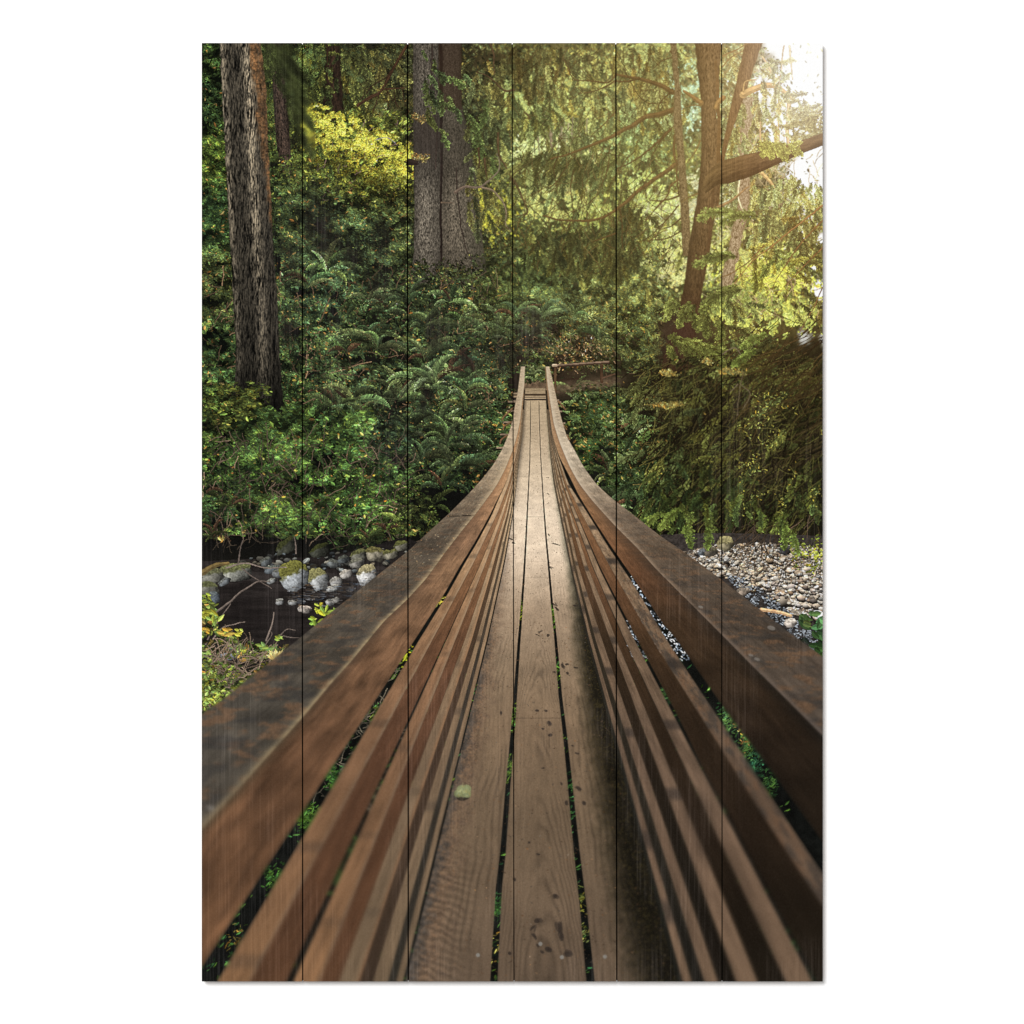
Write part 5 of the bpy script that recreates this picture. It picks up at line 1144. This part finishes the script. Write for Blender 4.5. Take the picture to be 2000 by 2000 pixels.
def finish(E):
    global C
    # warm light pouring in from the upper right
    d = np.sqrt(((XX - (1500 - OX)) / 1.0) ** 2 + ((YY - (190 - OY)) / 1.25) ** 2)
    g = 0.24 * np.exp(-(d / 240) ** 2) + 0.15 * np.exp(-(d / 520) ** 2)
    C[:] = 1 - (1 - C) * (1 - g[..., None] * rgb(214, 150, 78))
    d3 = np.sqrt(((XX - (1170 - OX)) / 230) ** 2 + ((YY - (280 - OY)) / 230) ** 2)
    C[:] = 1 - (1 - C) * (1 - 0.09 * np.exp(-d3 ** 2)[..., None] * rgb(206, 214, 110))
    d2 = np.sqrt(((XX - (1590 - OX)) / 120) ** 2 + ((YY - (130 - OY)) / 150) ** 2)
    C[:] = 1 - (1 - C) * (1 - 0.55 * np.exp(-d2 ** 2)[..., None] * rgb(255, 250, 240))
    tn = (sstep(880 - OX, 1000 - OX, XX) * sstep(640 - OY, 540 - OY, YY) * sstep(1500 - OX, 1330 - OX, XX))[..., None]
    cc = lerp(C, blur(C, 1.0), 0.62) * np.array([0.95, 1.0, 0.96], np.float32)
    cc = 1 - (1 - cc) * (1 - 0.05 * rgb(230, 226, 150))
    C[:] = lerp(C, cc, 0.9 * tn)
    # shallow focus: the near ends of the rails are soft
    b1 = blur(C, 1.6); b2 = blur(C, 3.6)
    yy = np.arange(H)
    lm = np.zeros((H, W), np.float32)
    t1 = np.clip((YY - (1230 - OY)) / 330, 0, 1)
    lat = np.clip((np.abs(XX - (1040 - OX)) - 110) / 260, 0, 1)
    sel = np.zeros((H, W), np.float32)
    lo = E['Lo']; hi = E['Ro']
    sel = ((XX > lo[:, None] - 3) & (XX < hi[:, None] + 3) & (YY > 1040 - OY)).astype(np.float32)
    gapm = np.zeros((H, W), np.float32)
    for a, b in (('g1l', 'g1r'), ('rf', 'r1r')):
        l = np.minimum(E[a], E[b])[:, None]; r = np.maximum(E[a], E[b])[:, None]
        gapm = np.maximum(gapm, ((XX > l + 3) & (XX < r - 3)).astype(np.float32))
    amt = np.clip(np.maximum(t1 * (0.25 + 0.75 * lat), np.clip((YY - (1130 - OY)) / 420, 0, 1) * lat * 0.9), 0, 1) * sel * (1 - 0.85 * blur(gapm, 1.0))
    amt = blur(amt.astype(np.float32), 1.5)
    w1 = np.clip(amt * 2, 0, 1)[..., None]; w2 = np.clip(amt * 2 - 1, 0, 1)[..., None]
    C[:] = lerp(lerp(C, b1, w1), b2, w2)
    # printed on wood: the boards' own vertical grain shows through the dark ink
    lum = C.mean(-1)
    st = fbm(XX / 2.6 + 1.2 * fbm(XX / 60, YY / 300, 2, 701), YY / 140, 4, 703, 0.6)
    area = 0.7 * sstep(0.52, 0.66, fbm(XX / 150, YY / 260, 3, 707))
    for bx, by, rx, ry in [(620, 440, 50, 60), (700, 480, 60, 50), (570, 510, 30, 50), (760, 880, 60, 80), (800, 1000, 40, 50), (850, 640, 50, 60), (1040, 650, 60, 60), (1430, 960, 40, 120),
                           (850, 290, 40, 70), (1440, 1380, 40, 160), (710, 1130, 70, 60), (720, 800, 30, 60), (440, 1450, 60, 60), (1440, 310, 40, 40), (470, 950, 50, 60)]:
        area = np.maximum(area, np.exp(-((XX - (bx - OX)) / rx) ** 2 - ((YY - (by - OY)) / ry) ** 2))
    C[:] += (area * np.clip(1 - lum * 2.2, 0, 1) * (0.022 + 0.46 * np.clip(st - 0.47, 0, 1)))[..., None] * rgb(250, 232, 232)
    mid = np.exp(-((lum - 0.35) / 0.2) ** 2) * area
    C[:] *= (1 + 0.22 * mid * (st - 0.5))[..., None]
    e_ = np.clip(C[..., 1] - np.maximum(C[..., 0], C[..., 2]), 0, 1)
    C[:] += e_[..., None] * np.array([0.22, -0.02, 0.08], np.float32)
    g_ = C @ np.array([0.3, 0.59, 0.11], np.float32)
    C[:] = lerp(g_[..., None], C, 0.94)
    lf = (sstep(1030 - OX, 900 - OX, XX) * sstep(1100 - OY, 1060 - OY, YY))[..., None]
    q_ = np.clip(0.012 + C * (0.66 + 0.42 * C), 0, 1)
    q_ = lerp((q_ @ np.array([0.3, 0.59, 0.11], np.float32))[..., None], q_, 0.82)
    C[:] = lerp(C, q_, 0.85 * lf)
    # a little ink texture and crispness
    C[:] += (rng.normal(0, 0.012, (H, W)))[..., None]
    sharp = blur(C, 1.1)
    k = (1 - np.clip(amt * 1.5, 0, 1))[..., None]
    C[:] = np.clip(C + 0.5 * k * (C - sharp), 0.0, 1.0)


def paint():
    forest()
    water()
    E = bridge()
    finish(E)
    return C


# ------------------------------------------------------------------ the scene
U = 0.0005                    # metres per unit: the picture square is one metre wide
SEAMS = [(590.3, 591.3, 2.2), (795.9, 797.4, 2.4), (1000.4, 1004.0, 1.8), (1202.9, 1204.8, 2.4), (1409.6, 1410.4, 1.9)]   # x at top, x at bottom, width
BACK, FRONT = 0.003, 0.011    # metres from the wall
INK = 0.64                    # linear ink value at full white


def wx(px):
    return (px - 1000.0) * U


def wz(py):
    return (1000.0 - py) * U


def build():
    pic = paint()
    sc = bpy.context.scene
    col = sc.collection
    lin = np.where(pic <= 0.04045, pic / 12.92, ((pic + 0.055) / 1.055) ** 2.4).astype(np.float32)
    img = bpy.data.images.new('printed_picture', W, H, alpha=False, float_buffer=True)
    img.colorspace_settings.name = 'Linear Rec.709'
    buf = np.ones((H, W, 4), np.float32); buf[..., :3] = lin[::-1]
    img.pixels.foreach_set(buf.ravel()); img.update(); img.pack()

    def mat(name):
        m = bpy.data.materials.new(name); m.use_nodes = True
        return m, m.node_tree, m.node_tree.nodes['Principled BSDF']

    def socket(b, n, v):
        if n in b.inputs:
            b.inputs[n].default_value = v

    # printed face: ink over brushed softwood
    mp, nt, b = mat('printed_wood')
    tex = nt.nodes.new('ShaderNodeTexImage'); tex.image = img; tex.interpolation = 'Linear'; tex.extension = 'EXTEND'
    uv = nt.nodes.new('ShaderNodeUVMap'); uv.uv_map = 'print'
    nt.links.new(uv.outputs[0], tex.inputs[0])
    mul = nt.nodes.new('ShaderNodeVectorMath'); mul.operation = 'SCALE'; mul.inputs['Scale'].default_value = INK
    nt.links.new(tex.outputs['Color'], mul.inputs[0]); nt.links.new(mul.outputs[0], b.inputs['Base Color'])
    geo = nt.nodes.new('ShaderNodeTexCoord'); mp_ = nt.nodes.new('ShaderNodeMapping'); mp_.inputs['Scale'].default_value = (420, 420, 9)
    nz = nt.nodes.new('ShaderNodeTexNoise'); nz.inputs['Scale'].default_value = 1.0; nz.inputs['Detail'].default_value = 4
    bp = nt.nodes.new('ShaderNodeBump'); bp.inputs['Strength'].default_value = 0.05; bp.inputs['Distance'].default_value = 0.0004
    nt.links.new(geo.outputs['Object'], mp_.inputs[0]); nt.links.new(mp_.outputs[0], nz.inputs['Vector'])
    nt.links.new(nz.outputs[0], bp.inputs['Height']); nt.links.new(bp.outputs[0], b.inputs['Normal'])
    socket(b, 'Roughness', 0.75); socket(b, 'Specular IOR Level', 0.0)

    # bare sawn wood on the edges and backs
    mw, nt, b = mat('bare_wood')
    geo = nt.nodes.new('ShaderNodeTexCoord'); mp_ = nt.nodes.new('ShaderNodeMapping'); mp_.inputs['Scale'].default_value = (300, 300, 8)
    nz = nt.nodes.new('ShaderNodeTexNoise'); nz.inputs['Detail'].default_value = 5; nz.inputs['Scale'].default_value = 1.0
    rp = nt.nodes.new('ShaderNodeValToRGB'); rp.color_ramp.elements[0].color = (0.30, 0.19, 0.10, 1); rp.color_ramp.elements[1].color = (0.56, 0.42, 0.27, 1)
    nt.links.new(geo.outputs['Object'], mp_.inputs[0]); nt.links.new(mp_.outputs[0], nz.inputs['Vector']); nt.links.new(nz.outputs[0], rp.inputs[0]); nt.links.new(rp.outputs[0], b.inputs['Base Color'])
    socket(b, 'Roughness', 0.8); socket(b, 'Specular IOR Level', 0.1)

    # near-black joint faces and backing: gap shade put into the colour
    md, nt, b = mat('gap_shade_wood')
    nz = nt.nodes.new('ShaderNodeTexNoise'); nz.inputs['Scale'].default_value = 60
    rp = nt.nodes.new('ShaderNodeValToRGB'); rp.color_ramp.elements[0].color = (0.006, 0.006, 0.005, 1); rp.color_ramp.elements[1].color = (0.014, 0.013, 0.011, 1)
    nt.links.new(nz.outputs[0], rp.inputs[0]); nt.links.new(rp.outputs[0], b.inputs['Base Color']); socket(b, 'Roughness', 0.9); socket(b, 'Specular IOR Level', 0.0)

    # white painted wall
    ml, nt, b = mat('white_wall_paint')
    nz = nt.nodes.new('ShaderNodeTexNoise'); nz.inputs['Scale'].default_value = 260; nz.inputs['Detail'].default_value = 3
    rp = nt.nodes.new('ShaderNodeValToRGB'); rp.color_ramp.elements[0].color = (0.79, 0.79, 0.79, 1); rp.color_ramp.elements[1].color = (0.82, 0.82, 0.82, 1)
    tc = nt.nodes.new('ShaderNodeTexCoord'); nt.links.new(tc.outputs['Object'], nz.inputs['Vector'])
    nt.links.new(nz.outputs[0], rp.inputs[0]); nt.links.new(rp.outputs[0], b.inputs['Base Color'])
    socket(b, 'Roughness', 0.9); socket(b, 'Specular IOR Level', 0.0)

    def mesh(name, verts, faces, mats, fm=None):
        me = bpy.data.meshes.new(name); me.from_pydata(verts, [], faces); me.update()
        for m in mats:
            me.materials.append(m)
        if fm:
            for p, k in zip(me.polygons, fm):
                p.material_index = k
        o = bpy.data.objects.new(name, me); col.objects.link(o)
        return o

    # wall (its face is the plane y = 0, the room is at negative y)
    w = mesh('wall', [(-3, 0, -1.6), (3, 0, -1.6), (3, 0, 2.4), (-3, 0, 2.4), (-3, 0.1, -1.6), (3, 0.1, -1.6), (3, 0.1, 2.4), (-3, 0.1, 2.4)],
             [(0, 1, 2, 3), (5, 4, 7, 6), (4, 0, 3, 7), (1, 5, 6, 2), (3, 2, 6, 7), (4, 5, 1, 0)], [ml])
    w['kind'] = 'structure'

    root = bpy.data.objects.new('wood_print', None); col.objects.link(root)
    root.location = (wx(1000.5), 0, wz(OY + H)); root.empty_display_size = 0.05
    root['label'] = 'tall picture of a wooden forest footbridge printed on six upright boards'
    root['category'] = 'wall picture'
    rl = root.location

    # boards
    lab = ['leftmost board, printed with a mossy trunk, shrubs, a dark creek and the near end of the left handrail',
           'board printed with a sunlit yellow bush above ferns, creek boulders and the left handrail',
           'board printed with a broad grey double trunk and the left part of the bridge deck',
           'board printed with the bridge deck running back between two handrails under hanging boughs',
           'board printed with a forked tree trunk, drooping conifer boughs and the right handrail',
           'rightmost board, printed with glowing branches and white sky above a gravel bank']
    T = OY; B = OY + H
    bounds = [((OX, OX), None)]
    for a, c, wd_ in SEAMS:
        bounds.append(((a - wd_ / 2, c - wd_ / 2), (a + wd_ / 2, c + wd_ / 2)))
    for i in range(6):
        l = (OX, OX) if i == 0 else bounds[i][1]
        r = (OX + W, OX + W) if i == 5 else bounds[i + 1][0]
        f = 0.0003 / U          # eased arris, in print units
        n = 24
        vs, fs, fm, uvs = [], [], [], []
        for k in range(n + 1):
            t = k / n; y = T + (B - T) * t
            # joints wander by a hair, as sawn boards do
            def wig(j):
                return 0.0 if j in (0, 6) else 0.45 * math.sin(5.1 * t + 1.7 * j) * math.sin(math.pi * t)
            xl = l[0] + (l[1] - l[0]) * t + wig(i); xr = r[0] + (r[1] - r[0]) * t + wig(i + 1)
            for x, d in ((xl, BACK), (xl, FRONT - 0.0003), (xl + f * 0.5, FRONT), (xr - f * 0.5, FRONT), (xr, FRONT - 0.0003), (xr, BACK)):
                vs.append((wx(x) - rl.x, -d - rl.y, wz(y) - rl.z)); uvs.append(((x - OX) / W, 1 - (y - OY) / H))
        jl = 1 if i == 0 else 2; jr = 1 if i == 5 else 2
        for k in range(n):
            a = k * 6; c = a + 6
            for q, mi in ((0, jl), (1, 0), (2, 0), (3, 0), (4, jr), (5, 1)):
                q2 = (q + 1) % 6
                fs.append((a + q, c + q, c + q2, a + q2)); fm.append(mi)
        fs.append(tuple(range(6))); fm.append(1)
        e = n * 6
        fs.append(tuple(e + q for q in reversed(range(6)))); fm.append(1)
        o = mesh('plank', vs, fs, [mp, mw, md], fm)
        ul = o.data.uv_layers.new(name='print')
        for lp in o.data.loops:
            ul.data[lp.index].uv = uvs[lp.vertex_index]
        o.parent = root
        o['label'] = lab[i]
    # hardboard backing, added unseen behind the boards to keep the gaps black
    ins = 14
    x0, x1, z0, z1 = wx(OX + ins) - rl.x, wx(OX + W - ins) - rl.x, wz(B) - rl.z, wz(T) - rl.z
    d0, d1 = -0.0002, -BACK + 0.0001
    bb = mesh('added_backing_board', [(x0, d0, z0), (x1, d0, z0), (x1, d0, z1), (x0, d0, z1), (x0, d1, z0), (x1, d1, z0), (x1, d1, z1), (x0, d1, z1)],
              [(0, 1, 2, 3), (5, 4, 7, 6), (4, 0, 3, 7), (1, 5, 6, 2), (3, 2, 6, 7), (4, 5, 1, 0)], [md])
    bb.parent = root
    for o in col.objects:
        if o.type == 'MESH':
            bm_fix(o)

    # studio light: one big softbox up to the left, white surroundings
    la = bpy.data.lights.new('softbox', 'AREA'); la.shape = 'DISK'; la.size = 7.0; la.energy = KEY
    lo = bpy.data.objects.new('softbox', la); col.objects.link(lo)
    lo.location = (-4.4, -12.0, 5.2)
    d = -lo.location.copy(); lo.rotation_euler = d.to_track_quat('-Z', 'Y').to_euler()
    wd = bpy.data.worlds.new('World'); sc.world = wd; wd.use_nodes = True
    bgn = wd.node_tree.nodes.get('Background') or wd.node_tree.nodes.new('ShaderNodeBackground')
    bgn.inputs[0].default_value = (1, 1, 1, 1); bgn.inputs[1].default_value = AMB

    cam = bpy.data.cameras.new('camera'); co = bpy.data.objects.new('camera', cam); col.objects.link(co)
    D = 3.0
    co.location = (0, -FRONT - D, 0); co.rotation_euler = (math.pi / 2, 0, 0)
    cam.sensor_width = 36; cam.lens = 36 * D / 1.0; cam.clip_end = 100
    sc.camera = co
    sc.view_settings.view_transform = 'Standard'; sc.view_settings.look = 'None'
    sc.view_settings.exposure = 0; sc.view_settings.gamma = 1; sc.view_settings.use_curve_mapping = False
    sc.render.resolution_x = 1024; sc.render.resolution_y = 1024


def bm_fix(o):
    import bmesh
    b = bmesh.new(); b.from_mesh(o.data); bmesh.ops.recalc_face_normals(b, faces=b.faces); b.to_mesh(o.data); b.free()


KEY, AMB = 2300.0, 0.58

if bpy is not None:
    build()
